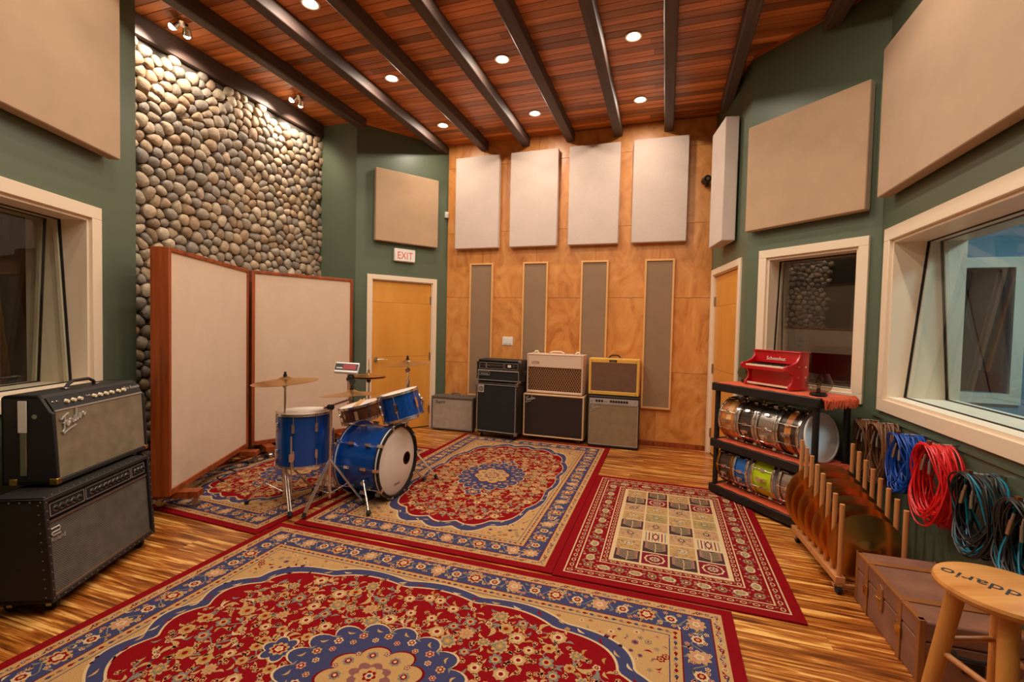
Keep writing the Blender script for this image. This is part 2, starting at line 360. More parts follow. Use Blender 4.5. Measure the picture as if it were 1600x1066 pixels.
# beams
bx = [(-3.63, 4.87), (-3.03, 5.93), (-2.425, 5.93), (-1.835, 5.93), (-1.235, 5.93), (-.63, 5.93), (-.032, 5.93), (.555, 5.60), (1.17, 4.30)]
for k, (x, y1) in enumerate(bx):
    o = O('ceiling_beam', G().box(-.053, .053, -1.4, y1, 3.835, ZC), 'beam', loc=(x, 0, 0), bev=.010)
    tag(o, ['dark brown ceiling beam next to the stone wall', 'dark ceiling beam ending in the corner where the plywood wall starts'][k] if k < 2 else
        ('dark ceiling beam running into the green wall above the booth window' if k == 8 else ('dark ceiling beam running along the top of the right door wall' if k == 7 else 'dark brown ceiling beam running across the room to the plywood wall')), 'beam', 'ceiling beams' )
tag(O('wall_ledger', G().box(-4.27, -4.215, 2.42, 4.86, 3.785, ZC), 'beam', bev=.006), 'dark wooden ledger board along the top of the stone wall', 'beam')
def trim(n, a, b, z0, z1, th, mat):
    loc, rz, L = wallframe(a, b); tag(O('trim_%d' % n, G().box(0, L, -th, 0, z0, z1), mat, loc=loc, rot=(0, 0, rz), smooth=False), kind='structure')
trim(1, PG, PBL, ZC-.02, ZC, .015, 'cedar'); trim(2, PC, PD, ZC-.02, ZC, .015, 'cedar'); trim(3, PS, PG, ZC-.02, ZC, .015, 'cedar')
trim(4, PD, Vector((1.465, 0)), .852, .868, .012, 'green')     # raceway below the control-room window

# ---------------------------------------------------------------- stones
def stones():
    U0, U1, Z0, Z1 = .75, 2.97, .0, 3.80
    pts = []; dy = .088; j = 0; z = Z0-.1
    while z < Z1+.1:
        dx = .108; x = U0-.1+(.5*dx if j % 2 else 0)
        while x < U1+.1:
            pts.append((x+random.uniform(-.046, .046), z+random.uniform(-.038, .038))); x += dx
        z += dy; j += 1
    from collections import defaultdict
    cell = defaultdict(list)
    for i, p in enumerate(pts): cell[(int(p[0]//.15), int(p[1]//.15))].append(i)
    out = []
    pal = [(176, 152, 124), (164, 145, 120), (153, 137, 116), (170, 144, 112), (146, 132, 115), (184, 163, 136), (158, 129, 100), (138, 125, 110)]
    for i, (px, pz) in enumerate(pts):
        if not (U0-.03 < px < U1 and Z0 < pz < Z1-.035): continue
        poly = [(px-.13, pz-.13), (px+.13, pz-.13), (px+.13, pz+.13), (px-.13, pz+.13)]
        ck = (int(px//.15), int(pz//.15)); ang = random.uniform(-.6, .6)
        for a in (-2, -1, 0, 1, 2):
            for b in (-2, -1, 0, 1, 2):
                for k in cell[(ck[0]+a, ck[1]+b)]:
                    if k == i: continue
                    qx, qz = pts[k]; mx, mz = (px+qx)/2, (pz+qz)/2; nx, nz = qx-px, qz-pz
                    new = []
                    for t in range(len(poly)):
                        A = poly[t]; B = poly[(t+1) % len(poly)]; da = (A[0]-mx)*nx+(A[1]-mz)*nz; db = (B[0]-mx)*nx+(B[1]-mz)*nz
                        if da <= 0: new.append(A)
                        if (da < 0) != (db < 0): s = da/(da-db); new.append((A[0]+(B[0]-A[0])*s, A[1]+(B[1]-A[1])*s))
                    poly = new
                    if len(poly) < 3: break
                if len(poly) < 3: break
        if len(poly) < 3: continue
        cx = sum(p[0] for p in poly)/len(poly); cz = sum(p[1] for p in poly)/len(poly)
        # round the cell into a pebble outline of 12 points
        def sup(t):
            best = 9
            for q in range(len(poly)):
                A = poly[q]; B = poly[(q+1) % len(poly)]; ex, ez = B[0]-A[0], B[1]-A[1]; nx, nz = ez, -ex; l = math.hypot(nx, nz)
                if l < 1e-6: continue
                nx /= l; nz /= l; d = (A[0]-cx)*nx+(A[1]-cz)*nz
                if d < 0: nx, nz, d = -nx, -nz, -d
                c = math.cos(t)*nx+math.sin(t)*nz
                if c > 1e-4: best = min(best, d/c)
            return best
        R = [min(sup(2*PI*k/14), .115) for k in range(14)]
        R = [(.22*R[k-1]+.56*R[k]+.22*R[(k+1) % 14])*random.uniform(.92, 1.0) for k in range(14)]
        h = min(R)*.75+random.uniform(.008, .022); g = G(); v = []; tiltx, tiltz = random.uniform(-.12, .12), random.uniform(-.12, .12)
        for (s, d) in ((.93, -.012), (1, .3), (.9, .66), (.58, .92)):
            for k in range(14):
                t = 2*PI*k/14; x = R[k]*s*math.cos(t); z_ = R[k]*s*math.sin(t); v.append((x, -(h*d if d > 0 else d)-(x*tiltx+z_*tiltz)*(1 if d > .3 else 0), z_))
        v.append((0, -h, 0)); f = []
        for r in range(3):
            for k in range(14): f.append((r*14+k, r*14+(k+1) % 14, (r+1)*14+(k+1) % 14, (r+1)*14+k))
        for k in range(14): f.append((42+k, 42+(k+1) % 14, 56))
        g.add(v, f); c = lin(random.choice(pal)); kk = random.uniform(.8, 1.12); out.append((cx, cz, g, tuple(x*kk for x in c)))
    return out
def colour(me, cols):
    a = me.color_attributes.new('Col', 'FLOAT_COLOR', 'POINT'); flat = []
    for c in cols: flat += [c[0], c[1], c[2], 1]
    a.data.foreach_set('color', flat)
SL = stones()
def vis(s): return (1.0/(s[0]+.6)) if (s[1] > 1.9 or s[0] < .95) else -1/(3-s[1])      # near, unhidden stones show largest
SL.sort(key=vis, reverse=True)
rest = G(); rc = []
for k, (cx, cz, g, c) in enumerate(SL):
    if k < 295:
        me = mesh('stone', g, 'stone'); colour(me, [c]*len(g.v)); O('stone', me, None, w_stone, loc=(cx, .006, cz))
    else:
        rest.add([(p[0]+cx, p[1]+.006, p[2]+cz) for p in g.v], g.f); rc += [c]*len(g.v)
me = mesh('stone_field', rest, 'stone'); colour(me, rc); O('stone_field', me, None, w_stone, kind='stuff')

# ---------------------------------------------------------------- windows and doors
def window(n, wallo, hole, outer, depth, tilt, gl='glass'):
    u0, u1, z0, z1 = hole; a0, a1, b0, b1 = outer
    r = E('window_%d' % n, None, None, wallo.location, wallo.rotation_euler.z, kind='structure')
    T = -.022
    for (x0, x1, c0, c1) in ((a0, a1, z1, b1), (a0, a1, b0, z0), (a0, u0, z0, z1), (u1, a1, z0, z1)):
        O('window_casing', G().box(x0, x1, T, .01, c0, c1), 'cream', r, bev=.003)
    th = .02
    O('window_sill', G().box(u0, u1, 0, depth, z0, z0+th), 'cream', r); O('window_head', G().box(u0, u1, 0, depth, z1-th, z1), 'cream', r)
    O('window_jamb', G().box(u0, u0+th, 0, depth, z0+th, z1-th), 'cream', r); O('window_jamb', G().box(u1-th, u1, 0, depth, z0+th, z1-th), 'cream', r)
    u0 += th; u1 -= th; z0 += th; z1 -= th
    # two panes leaning away from each other, with black gaskets and cream stops
    for (yb, yt) in ((.10, .10+tilt), (depth-.07, depth-.07-tilt*.8)):
        O('glass_pane', G().add([(u0, yb, z0), (u1, yb, z0), (u1, yt, z1), (u0, yt, z1)], [(0, 1, 2, 3)]), gl, r, smooth=False)
        for s in (0, 1):
            e = .008; o_ = (u0, u0+e) if s == 0 else (u1-e, u1)
            O('gasket', G().add([(o_[0], yb-.006, z0), (o_[1], yb-.006, z0), (o_[1], yt-.006, z1), (o_[0], yt-.006, z1), (o_[0], yb+.006, z0), (o_[1], yb+.006, z0), (o_[1], yt+.006, z1), (o_[0], yt+.006, z1)],
                                [(0, 1, 2, 3), (4, 7, 6, 5), (0, 4, 5, 1), (1, 5, 6, 2), (2, 6, 7, 3), (3, 7, 4, 0)]), 'black', r, smooth=False)
            q = .02; o2 = (u0, u0+q) if s == 0 else (u1-q, u1); yo = .028
            O('glazing_stop', G().add([(o2[0], yb+.008, z0), (o2[1], yb+.008, z0), (o2[1], yt+.008, z1), (o2[0], yt+.008, z1), (o2[0], yb+yo, z0), (o2[1], yb+yo, z0), (o2[1], yt+yo, z1), (o2[0], yt+yo, z1)],
                                [(0, 1, 2, 3), (4, 7, 6, 5), (0, 4, 5, 1), (1, 5, 6, 2), (2, 6, 7, 3), (3, 7, 4, 0)]), 'cream', r, smooth=False)
        O('gasket', G().box(u0, u1, yb-.006, yb+.006, z0, z0+.006), 'black', r, smooth=False)
        O('gasket', G().box(u0, u1, yt-.006, yt+.006, z1-.006, z1), 'black', r, smooth=False)
    return r
window(1, w_left, W_L1, (1.42, 3.64, .91, 2.17), .36, .06)
window(2, w_booth, W_R2, (.129, .992, .915, 2.165), .30, .05, 'glass_booth')
window(3, w_right, W_R1, (.09, 2.39, .905, 2.178), .40, .09)
def door(n, wallo, hole, outer, lever, hinge_side):
    u0, u1, z0, z1 = hole; a0, a1, b1 = outer
    r = E('door_%d' % n, None, None, wallo.location, wallo.rotation_euler.z, kind='structure')
    O('door_casing', G().box(a0, u0, -.018, .02, 0, b1), 'cream', r, bev=.003); O('door_casing', G().box(u1, a1, -.018, .02, 0, b1), 'cream', r, bev=.003)
    O('door_casing', G().box(u0, u1, -.018, .02, z1, b1), 'cream', r, bev=.003)
    O('door_stop', G().box(u0, u0+.012, .0, .06, 0, z1), 'cream', r); O('door_stop', G().box(u1-.012, u1, .0, .06, 0, z1), 'cream', r); O('door_stop', G().box(u0, u1, .0, .06, z1-.012, z1), 'cream', r)
    zz = [.012, .64, 1.27, 1.72, z1-.014]
    zz = [.012, 1.0, 1.72, z1-.014]
    for a, b in zip(zz, zz[1:]): O('door_panel', G().box(u0+.014, u1-.014, .022, .06, a+.0012, b-.0012), 'door', r, smooth=False)
    hx = u0+.016 if hinge_side < 0 else u1-.016
    for hz in (.25, 1.0, 1.78):
        O('hinge', G().cyl((hx, .012, hz-.05), (hx, .012, hz+.05), .009, n=10).box(hx-.014, hx+.014, .014, .024, hz-.05, hz+.05), 'steel', r)
    if lever:
        lx = u0+.07 if hinge_side > 0 else u1-.07; s = 1 if hinge_side > 0 else -1
        h = O('door_handle', G().cyl((lx, .022, .97), (lx, .008, .97), .028, n=20).cyl((lx, .01, .97), (lx, -.045, .97), .009, n=10).tube([(lx, -.045, .97), (lx+s*.04, -.05, .97), (lx+s*.125, -.046, .966)], .008, 8), 'chrome', r)
    O('door_sweep', G().box(u0, u1, .02, .06, 0, .012), 'black', r)
door(1, w_ldoor, D_L3, (.147, 1.13, 2.07), True, 1)
door(2, w_rdoor, D_R3, (.045, 1.065, 2.147), False, -1)
# rooms beyond the glass
def st(name, g, mat): tag(O(name, g, mat, smooth=False), kind='structure')
n1 = Vector((-.906, -.4226)); A = PL0+n1*.13; B_ = PL+n1*.13
lounge = [(A.x, A.y), (B_.x, B_.y), (-4.5, 2.0), (-6.2, 2.0), (-6.2, -2.0), (A.x-.3, -2.0)]
n2 = Vector((.695, .719)); A = PC+n2*.13; B_ = PD+n2*.13
booth = [(A.x, A.y), (B_.x, B_.y), (1.66, 4.2), (1.66, 6.6), (.75, 6.6)]
control = [(1.59, -.5), (4.1, -.5), (4.1, 5.2), (1.7, 5.2), (1.7, 4.15), (1.59, 4.1)]
for nm, pl, fm in (('lounge', lounge, 'floorb'), ('booth', booth, 'beam'), ('control_room', control, 'taupe')):
    st('floor_'+nm, G().prism(pl, -.05, 0, 'z'), fm); st('ceiling_'+nm, G().prism(pl, 2.85, 2.9, 'z'), 'white' if nm == 'control_room' else 'beam')
st('wall_control_room_far', G().box(4.1, 4.2, -.5, 5.3, 0, 2.9), 'bluewall'); st('wall_control_room_end', G().box(1.7, 2.03, 5.2, 5.3, 0, 2.9).box(2.87, 4.2, 5.2, 5.3, 0, 2.9).box(2.03, 2.87, 5.2, 5.3, 0, .94).box(2.03, 2.87, 5.2, 5.3, 2.05, 2.9), 'bluewall')
st('wall_control_room_side', G().box(1.68, 1.70, 4.15, 5.2, 0, 2.9), 'bluewall')
st('wall_booth_far', G().box(.7, 1.7, 6.6, 6.7, 0, 2.9), 'taupe'); st('wall_booth_side', G().box(1.66, 1.68, 4.2, 6.6, 0, 2.9), 'taupe')
st('wall_booth_door_side', G().box(.70, .75, 4.95, 6.6, 0, 2.9), 'taupe')
st('wall_lounge_far', G().box(-6.3, -6.2, -2, 2.1, 0, 2.9), 'ply'); st('wall_lounge_end', G().box(-6.2, -4.0, 2.0, 2.1, 0, 2.9), 'ply')
r = E('window_4', None, None, (1.95, 5.2, 0), 0, kind='structure')
for b in ((0, 1.0, 2.05, 2.14), (0, 1.0, .85, .94), (0, .08, .94, 2.05), (.92, 1.0, .94, 2.05)): O('window_casing', G().box(b[0], b[1], -.03, 0, b[2], b[3]), 'cream', r)
O('glass_pane', G().add([(.08, .03, .94), (.92, .03, .94), (.92, .03, 2.05), (.08, .03, 2.05)], [(0, 1, 2, 3)]), 'glass', r, smooth=False)
desk = E('mixing_desk', 'dark mixing desk seen through the big window', 'desk', (2.9, 3.2, 0), -PI/2)
O('desk_body', G().prism([(-.4, 0), (.4, 0), (.4, .98), (.1, .80), (-.4, .72)], -.7, .9, 'y').xf(Matrix.Rotation(PI/2, 4, 'Z')), 'blackp', desk, bev=.01)
O('desk_top', G().box(-.9, .7, -.42, -.38, .72, .76), 'walnut', desk)
sw = E('switch_reflection_plate', 'added plate behind the left window, standing for the switch reflected in its glass', 'switch', (-4.9, 1.995, 1.2), 0)  # plate added for the reflection of the room's switch in the left glass
O('plate', G().box(-.09, .09, -.008, 0, -.06, .06), 'white', sw, bev=.003)

# ---------------------------------------------------------------- acoustic panels
def panel(wallo, u0, u1, z0, z1, th, mat, label, group=None, gap=.02):
    r = E('acoustic_panel', label, 'panel', wallo.matrix_world @ Vector((0, 0, 0)) if False else wallo.location, wallo.rotation_euler.z, group)
    O('fabric_face', G().box(u0, u1, -gap-th, -gap, z0, z1), mat, r, bev=.008)
    for zz in (z0+.15, z1-.15): O('mounting_clip', G().box((u0+u1)/2-.05, (u0+u1)/2+.05, -gap, 0, zz-.02, zz+.02), 'steel', r)
    return r
for i, (a, b) in enumerate(((-3.128, -2.414), (-2.238, -1.52), (-1.36, -.655), (-.48, .225))):
    panel(w_back, a*.9+2.97+.0, b*.9+2.97, 2.495, 3.74, .075, 'linen', ['pale linen panel beside the small white sensor box', 'second linen panel from the white sensor box', 'second linen panel from the black security camera', 'pale linen panel beside the black security camera'][i], 'linen panels on the plywood wall', .03)
panel(w_rdoor, .43, .90, 2.34, 3.56, .13, 'linen', 'thick pale linen panel above the right-hand door')
panel(w_booth, .03, .99, 2.345, 3.28, .07, 'tan', 'tan square panel above the booth window')
panel(w_right, .16, 2.0, 2.385, 3.40, .08, 'tan', 'big tan panel above the wide control-room window')
panel(w_ldoor, .22, 1.10, 2.50, 3.42, .06, 'tan', 'tan square panel above the exit sign')
panel(w_left, 1.7, 3.70, 2.52, 3.60, .08, 'tan', 'big tan panel above the window by the stacked amplifiers')
for i, (a, b) in enumerate(((-2.889, -2.505), (-2.032, -1.648), (-1.163, -.779), (-.289, .096))):
    r = E('slot_absorber', ['tall framed taupe panel behind the black bass stack, nearest the left door', 'tall framed taupe panel rising behind the cream amp, beside the switch plate', 'tall framed taupe panel rising between the cream and the tweed amps', 'tall framed taupe panel beside the tweed amp, its foot uncovered'][i], 'panel', w_back.location, 0, 'tall framed panels on the plywood wall')
    u0, u1 = a*.9+2.97, b*.9+2.97; z0, z1 = .462, 2.297; t = .022
    O('fabric', G().box(u0+t, u1-t, -.045, -.013, z0+t, z1-t), 'taupe', r, smooth=False)
    O('frame_stile', G().box(u0, u0+t, -.058, -.013, z0, z1), 'framew', r, bev=.002); O('frame_stile', G().box(u1-t, u1, -.058, -.013, z0, z1), 'framew', r, bev=.002)
    O('frame_rail', G().box(u0+t, u1-t, -.058, -.013, z0, z0+t), 'framew', r, bev=.002); O('frame_rail', G().box(u0+t, u1-t, -.058, -.013, z1-t, z1), 'framew', r, bev=.002)

# ---------------------------------------------------------------- wall fittings
r = E('exit_sign', 'white exit sign with red letters above the left door', 'sign', w_ldoor.location, w_ldoor.rotation_euler.z)
O('housing', G().box(.49, .785, -.05, 0, 2.265, 2.435), 'white', r, bev=.012)
text('lettering', 'EXIT', .135, 'redletter', r, (.637, -.0505, 2.30), FRONT, ext=.001, align='CENTER', sx=.8)
r = E('wall_sensor', 'small white sensor box at the left edge of the plywood wall', 'sensor', w_ldoor.location, w_ldoor.rotation_euler.z)
O('housing', G().box(1.235, 1.285, -.04, 0, 2.945, 3.03), 'white', r, bev=.006); O('lens', G().box(1.245, 1.275, -.043, -.04, 2.96, 3.0), 'alu', r)
r = E('light_switch', 'white switch plate on the plywood wall above the black bass head', 'switch', w_back.location, 0)
O('plate', G().box(.86, 1.01, -.02, -.012, 1.18, 1.295), 'white', r, bev=.003)
for k in (0, 1): O('rocker', G().box(.882+k*.062, .926+k*.062, -.026, -.02, 1.2, 1.275), 'white', r, bev=.002)
r = E('security_camera', 'small black security camera beside the thick linen panel', 'camera', (.375, 5.918, 3.2), .35)
O('bracket', G().cyl((.03, -.01, -.05), (.03, -.06, -.05), .012, n=10).cyl((.03, -.06, -.05), (0, -.08, -.01), .008, n=8), 'blackp', r)
O('body', G().cyl((0, -.03, 0), (-.01, -.14, -.005), .042, n=18), 'blackp', r); O('lens', G().cyl((-.01, -.14, -.005), (-.0115, -.15, -.006), .02, n=16), 'chrome', r)
r = E('wall_box', 'tiny white box on the green wall above the big right panel', 'sensor', (1.462, 3.42, 3.53), -PI/2)
O('housing', G().box(-.05, .05, -.03, 0, -.02, .08), 'white', r, bev=.005)
# recessed downlights
cone = mesh('can', G().lathe([(.075, -.004), (.062, -.004), (.052, .012), (.05, .016)], 24), 'white'); disc = mesh('glow', G().lathe([(0, .008), (.052, .008)], 24), 'lamp', False)
# the rows seen in the photograph go on over the near half of the room, outside the frame, at the same spacing
spots = [(x, y) for x in (-2.745, -1.54, -.338) for y in (5.285, 4.14, 3.0, 1.86, .72)]+[(.87, y) for y in (3.0, 1.86, .72)]
for k, (x, y) in enumerate(spots):
    seen = y > 4 or (x < -2 and y > 2.5); end = '' if seen else '_%d_offscreen' % k
    r = E('downlight', 'recessed round downlight shining from the cedar ceiling' if seen else 'recessed downlight in the cedar ceiling over the near half of the room', 'light', (x, y, ZC), 0, 'recessed ceiling downlights')
    O('trim_ring', cone, None, r, loc=(0, 0, -.002)); O('diffuser'+end, disc, None, r, loc=(0, 0, -.010))
    l = bpy.data.lights.new('downlight_bulb'+end, 'AREA'); l.shape = 'DISK'; l.size = .1; l.energy = DOWNLIGHT_W; l.color = LIGHT_COL
    lo = bpy.data.objects.new('downlight_bulb'+end, l); C.objects.link(lo); lo.parent = r; lo.location = (0, 0, -.02)
# track heads washing the stones
for k, y in enumerate((2.86, 4.155)):
    r = E('track_light', 'twin-head spotlight on the ceiling washing the stone wall, %s' % ('beside the green window wall' if k == 0 else 'towards the left door corner'), 'light', (-3.97, y, ZC))
    O('canopy', G().cyl((0, 0, 0), (0, 0, -.02), .05, n=20), 'chrome', r)
    for s in (-1, 1):
        d = Vector((-.55, s*.45, -.9)).normalized(); p = Vector((0, s*.05, -.05))
        O('arm', G().cyl((0, s*.03, -.015), p, .007, n=8), 'chrome', r)
        g = G().lathe([(.012, -.035), (.03, -.02), (.036, .035), (.03, .036), (.026, -.01), (0, -.012)], 18).xf(Matrix.Translation(p) @ d.to_track_quat('Z', 'Y').to_matrix().to_4x4())
        h = O('lamp_head', g, 'chrome', r); O('bulb', G().sph(tuple(p+d*.034), .028, 12, 8), 'lamp', h)
        l = bpy.data.lights.new('spot_bulb', 'SPOT'); l.energy = TRACK_W; l.color = LIGHT_COL; l.spot_size = 1.9; l.spot_blend = .7; l.shadow_soft_size = .03
        lo = bpy.data.objects.new('spot_bulb', l); C.objects.link(lo); lo.parent = r; lo.location = tuple(p+d*.07); lo.rotation_euler = d.to_track_quat('-Z', 'Y').to_euler()

# ---------------------------------------------------------------- rugs (pile drawn as thin coloured shapes)
RED = lin((132, 4, 14)); DRED = lin((112, 4, 14)); BLU = lin((62, 62, 96)); CRM = lin((184, 142, 90)); GLD = lin((172, 124, 62)); IVO = lin((204, 172, 128)); GRY = lin((124, 116, 102)); MAU = lin((134, 84, 80)); GRN = lin((136, 124, 86)); DRK = lin((52, 34, 38)); PNK = lin((190, 128, 104))
class Rug:
    def __init__(s, rnd): s.v = []; s.f = []; s.c = []; s.r = random.Random(rnd)
    def poly(s, pts, col, k, fan=True):
        b = len(s.v); z = .0112+k*.00025
        if fan:
            cx = sum(p[0] for p in pts)/len(pts); cy = sum(p[1] for p in pts)/len(pts); s.v.append((cx, cy, z)); s.c.append(col)
            s.v += [(p[0], p[1], z) for p in pts]; s.c += [col]*len(pts); n = len(pts)
            s.f += [(b, b+1+i, b+1+(i+1) % n) for i in range(n)]
        else:
            s.v += [(p[0], p[1], z) for p in pts]; s.c += [col]*len(pts); s.f.append(tuple(range(b, b+len(pts))))
    def rect(s, x0, x1, y0, y1, col, k): s.poly([(x0, y0), (x1, y0), (x1, y1), (x0, y1)], col, k, False)
    def frame(s, hx, hy, a, b, col, k):      # band between inset a and inset b
        for q in ((-hx+a, hx-a, -hy+a, -hy+b), (-hx+a, hx-a, hy-b, hy-a), (-hx+a, -hx+b, -hy+b, hy-b), (hx-b, hx-a, -hy+b, hy-b)): s.rect(*q, col, k)
    def lobes(s, x, y, rx, ry, n, amp, col, k, rot=0, N=64, sharp=1.0):
        P = []
        for i in range(N):
            t = 2*PI*i/N; q = abs(math.cos(n*t/2))**sharp; rr = 1-amp+amp*q; c, d = rx*rr*math.cos(t), ry*rr*math.sin(t); P.append((x+c*math.cos(rot)-d*math.sin(rot), y+c*math.sin(rot)+d*math.cos(rot)))
        s.poly(P, col, k)
    def flower(s, x, y, r, k, cols, n=6, rot=0, sq=1):
        s.lobes(x, y, r, r*sq, n, .3, cols[0], k, rot, 24); s.lobes(x, y, r*.62, r*.62*sq, n, .3, cols[1], k+1, rot+.4, 18); s.lobes(x, y, r*.3, r*.3, 5, .1, cols[2], k+2, rot, 10)
    def leaf(s, x, y, L, a, bend, col, k, w=.22):
        P = []
        for i in range(7): t = i/6; P.append((t*L, bend*L*math.sin(PI*t*.9)+w*L*math.sin(PI*t)*.5))
        for i in range(5, 0, -1): t = i/6; P.append((t*L, bend*L*math.sin(PI*t*.9)-w*L*math.sin(PI*t)*.5))
        ca, sa = math.cos(a), math.sin(a); s.poly([(x+p*ca-q*sa, y+p*sa+q*ca) for p, q in P], col, k)
    def vine(s, pts, w, col, k):
        for (a, b) in zip(pts, pts[1:]):
            dx, dy = b[0]-a[0], b[1]-a[1]; l = math.hypot(dx, dy) or 1; nx, ny = -dy/l*w, dx/l*w
            s.poly([(a[0]+nx, a[1]+ny), (b[0]+nx, b[1]+ny), (b[0]-nx, b[1]-ny), (a[0]-nx, a[1]-ny)], col, k, False)
    def palmette(s, x, y, r, k, rot, cols):
        s.lobes(x, y, r, r*.9, 9, .28, cols[0], k, rot, 36); s.lobes(x, y, r*.72, r*.62, 7, .25, cols[1], k+1, rot, 28); s.lobes(x, y, r*.45, r*.4, 5, .25, cols[2], k+2, rot, 20); s.lobes(x, y, r*.2, r*.2, 5, .1, cols[0], k+3, rot, 10)
    def build(s, name, label, hx, hy, loc, rz, group):
        r = E(name, label, 'rug', loc, rz, group)
        O('rug_base', G().box(-hx, hx, -hy, hy, 0, .011), 'rugbase', r, bev=.003)
        me = bpy.data.meshes.new('pile_pattern'); me.from_pydata(s.v, [], s.f); me.materials.append(M['rug']); colour(me, s.c)
        o = bpy.data.objects.new('pile_pattern', me); C.objects.link(o); o.parent = r; o['kind'] = 'stuff'; return r
M['rugbase'] = fabric('rug_edge', (128, 4, 14), (200, 200, 200), .2); M['rugbase'].node_tree.nodes['Principled BSDF'].inputs['Sheen Weight'].default_value = 0; M['rugbase'].node_tree.nodes['Principled BSDF'].inputs['Specular IOR Level'].default_value = .12
def edge_walk(hx, hy, d, step):
    P = []; 
    for (ax, ay, bx_, by, rot) in ((-hx+d, -hy+d, hx-d, -hy+d, 0), (hx-d, -hy+d, hx-d, hy-d, PI/2), (hx-d, hy-d, -hx+d, hy-d, PI), (-hx+d, hy-d, -hx+d, -hy+d, -PI/2)):
        L = math.hypot(bx_-ax, by-ay); n = max(1, round(L/step))
        for i in range(n): t = (i+.0)/n; P.append((ax+(bx_-ax)*t, ay+(by-ay)*t, rot, i))
    return P
def persian(seed, label, hx, hy, loc, rz=0, group='red medallion rugs'):
    R = Rug(seed); rn = R.r; e = .055
    R.frame(hx, hy, e, e+.05, CRM, 0); R.frame(hx, hy, e+.05, e+.056, DRED, 0); R.frame(hx, hy, e+.056, e+.19, BLU, 0); R.frame(hx, hy, e+.19, e+.196, DRED, 0); R.frame(hx, hy, e+.196, e+.245, CRM, 0); R.frame(hx, hy, e+.245, e+.25, BLU, 0)
    ix, iy = hx-e-.25, hy-e-.25; R.rect(-ix, ix, -iy, iy, CRM, 0)
    for (x, y, a, i) in edge_walk(hx, hy, e+.025, .042):
        R.flower(x, y, .013, 1, [(PNK, GRY, RED, IVO)[i % 4], RED if i % 2 else BLU, IVO], 5, a); R.leaf(x+.012*math.cos(a), y+.012*math.sin(a), .024, a+.5*(-1)**i, .2, RED if i % 3 else BLU, 1, .35)
    for (x, y, a, i) in edge_walk(hx, hy, e+.221, .036):
        R.lobes(x, y, .012, .009, 4, .3, (RED, MAU, BLU)[i % 3], 1, a, 12); R.leaf(x+.014*math.cos(a), y+.014*math.sin(a), .02, a+.4*(-1)**i, .2, (GRN, RED)[i % 2], 1, .35)
    W = edge_walk(hx, hy, e+.123, .115)
    for j, (x, y, a, i) in enumerate(W):
        if i % 2 == 0: R.palmette(x, y, .052, 4, a+PI/2, [CRM, RED if i % 4 else PNK, IVO])
        else: R.flower(x, y, .032, 4, [IVO, RED, CRM], 8, a)
        ca, sa = math.cos(a), math.sin(a); pts = []
        for t in range(7): u = t/6*.115; v = .032*math.sin(2*PI*t/6)*(1 if i % 2 else -1); pts.append((x+u*ca-v*sa, y+u*sa+v*ca))
        R.vine(pts, .0028, GRY, 2)
        for q in range(8):
            u = .012+q*.013; v = rn.choice((-1, 1))*rn.uniform(.025, .05); px, py = x+u*ca-v*sa, y+u*sa+v*ca
            if q % 2: R.flower(px, py, .013, 2, [(CRM, IVO, PNK)[rn.randrange(3)], RED, IVO], 5, rn.random())
            else: R.leaf(px, py, .036, rn.uniform(0, 6.28), .25, (CRM, GRY, IVO, GRN)[rn.randrange(4)], 2, .3)
    # scalloped field over cream spandrels
    def field(sx, sy, col, k):
        P = []; N = 240
        for i in range(N):
            t = 2*PI*i/N; c, d = math.cos(t), math.sin(t); p = 3.0; rr = (abs(c)**p+abs(d)**p)**(-1/p); q = 1+.055*abs(math.cos(8*t))-.035; P.append((sx*rr*c*q, sy*rr*d*q))
        R.poly(P, col, k)
    along = 1 if hx > hy else 0
    field(ix*1.0, iy*1.0, IVO, 2); field(ix*.99, iy*.985, BLU, 3); field(ix*.935, iy*.915, IVO, 4); field(ix*.925, iy*.90, RED, 5)
    sp = []
    for q in range(900):
        x, y = rn.uniform(.0, ix-.012), rn.uniform(.0, iy-.012)
        if (x/ix)**3+(y/iy)**3 < 1.0: continue
        if all((x-a)**2+(y-b)**2 > .03**2 for a, b in sp): sp.append((x, y))
    for q, (x, y) in enumerate(sp):
        rr_ = rn.uniform(.010, .021); ag = rn.uniform(0, 6.28)
        for sx in (-1, 1):
            for sy in (-1, 1):
                if q % 3 == 2: R.leaf(sx*x, sy*y, rr_*2.2, math.atan2(sy*math.sin(ag), sx*math.cos(ag)), .3, (PNK, GRY, MAU, RED)[q % 4], 1, .3)
                else: R.flower(sx*x, sy*y, rr_, 1, [(MAU, RED, IVO, PNK, GRY)[q % 5], CRM if q % 5 else BLU, RED], 6, ag)
    for i in range(64):
        t = 2*PI*i/64; c, d = math.cos(t), math.sin(t); rr = (abs(c)**3+abs(d)**3)**(-1/3); x, y = ix*.957*rr*c, iy*.943*rr*d
        R.leaf(x, y, .05, t+PI/2+rn.uniform(-.5, .5), .2, (IVO, CRM, RED)[i % 3], 4, .25)
    # scattered blossoms, mirrored in both directions
    pts = []; ax, ay = ix*.87, iy*.84; tries = 0
    mrx, mry = (.40, .31) if along else (.31, .40)
    while len(pts) < 72 and tries < 9000:
        tries += 1; x, y = rn.uniform(.015, ax), rn.uniform(.015, ay)
        if (x/ax)**3+(y/ay)**3 > .93 or (x/mrx)**2+(y/mry)**2 < 1.1: continue
        if all((x-p)**2+(y-q)**2 > .077**2 for p, q, *_ in pts): pts.append((x, y, rn.uniform(.028, .047), rn.randrange(7), rn.uniform(0, 6.28)))
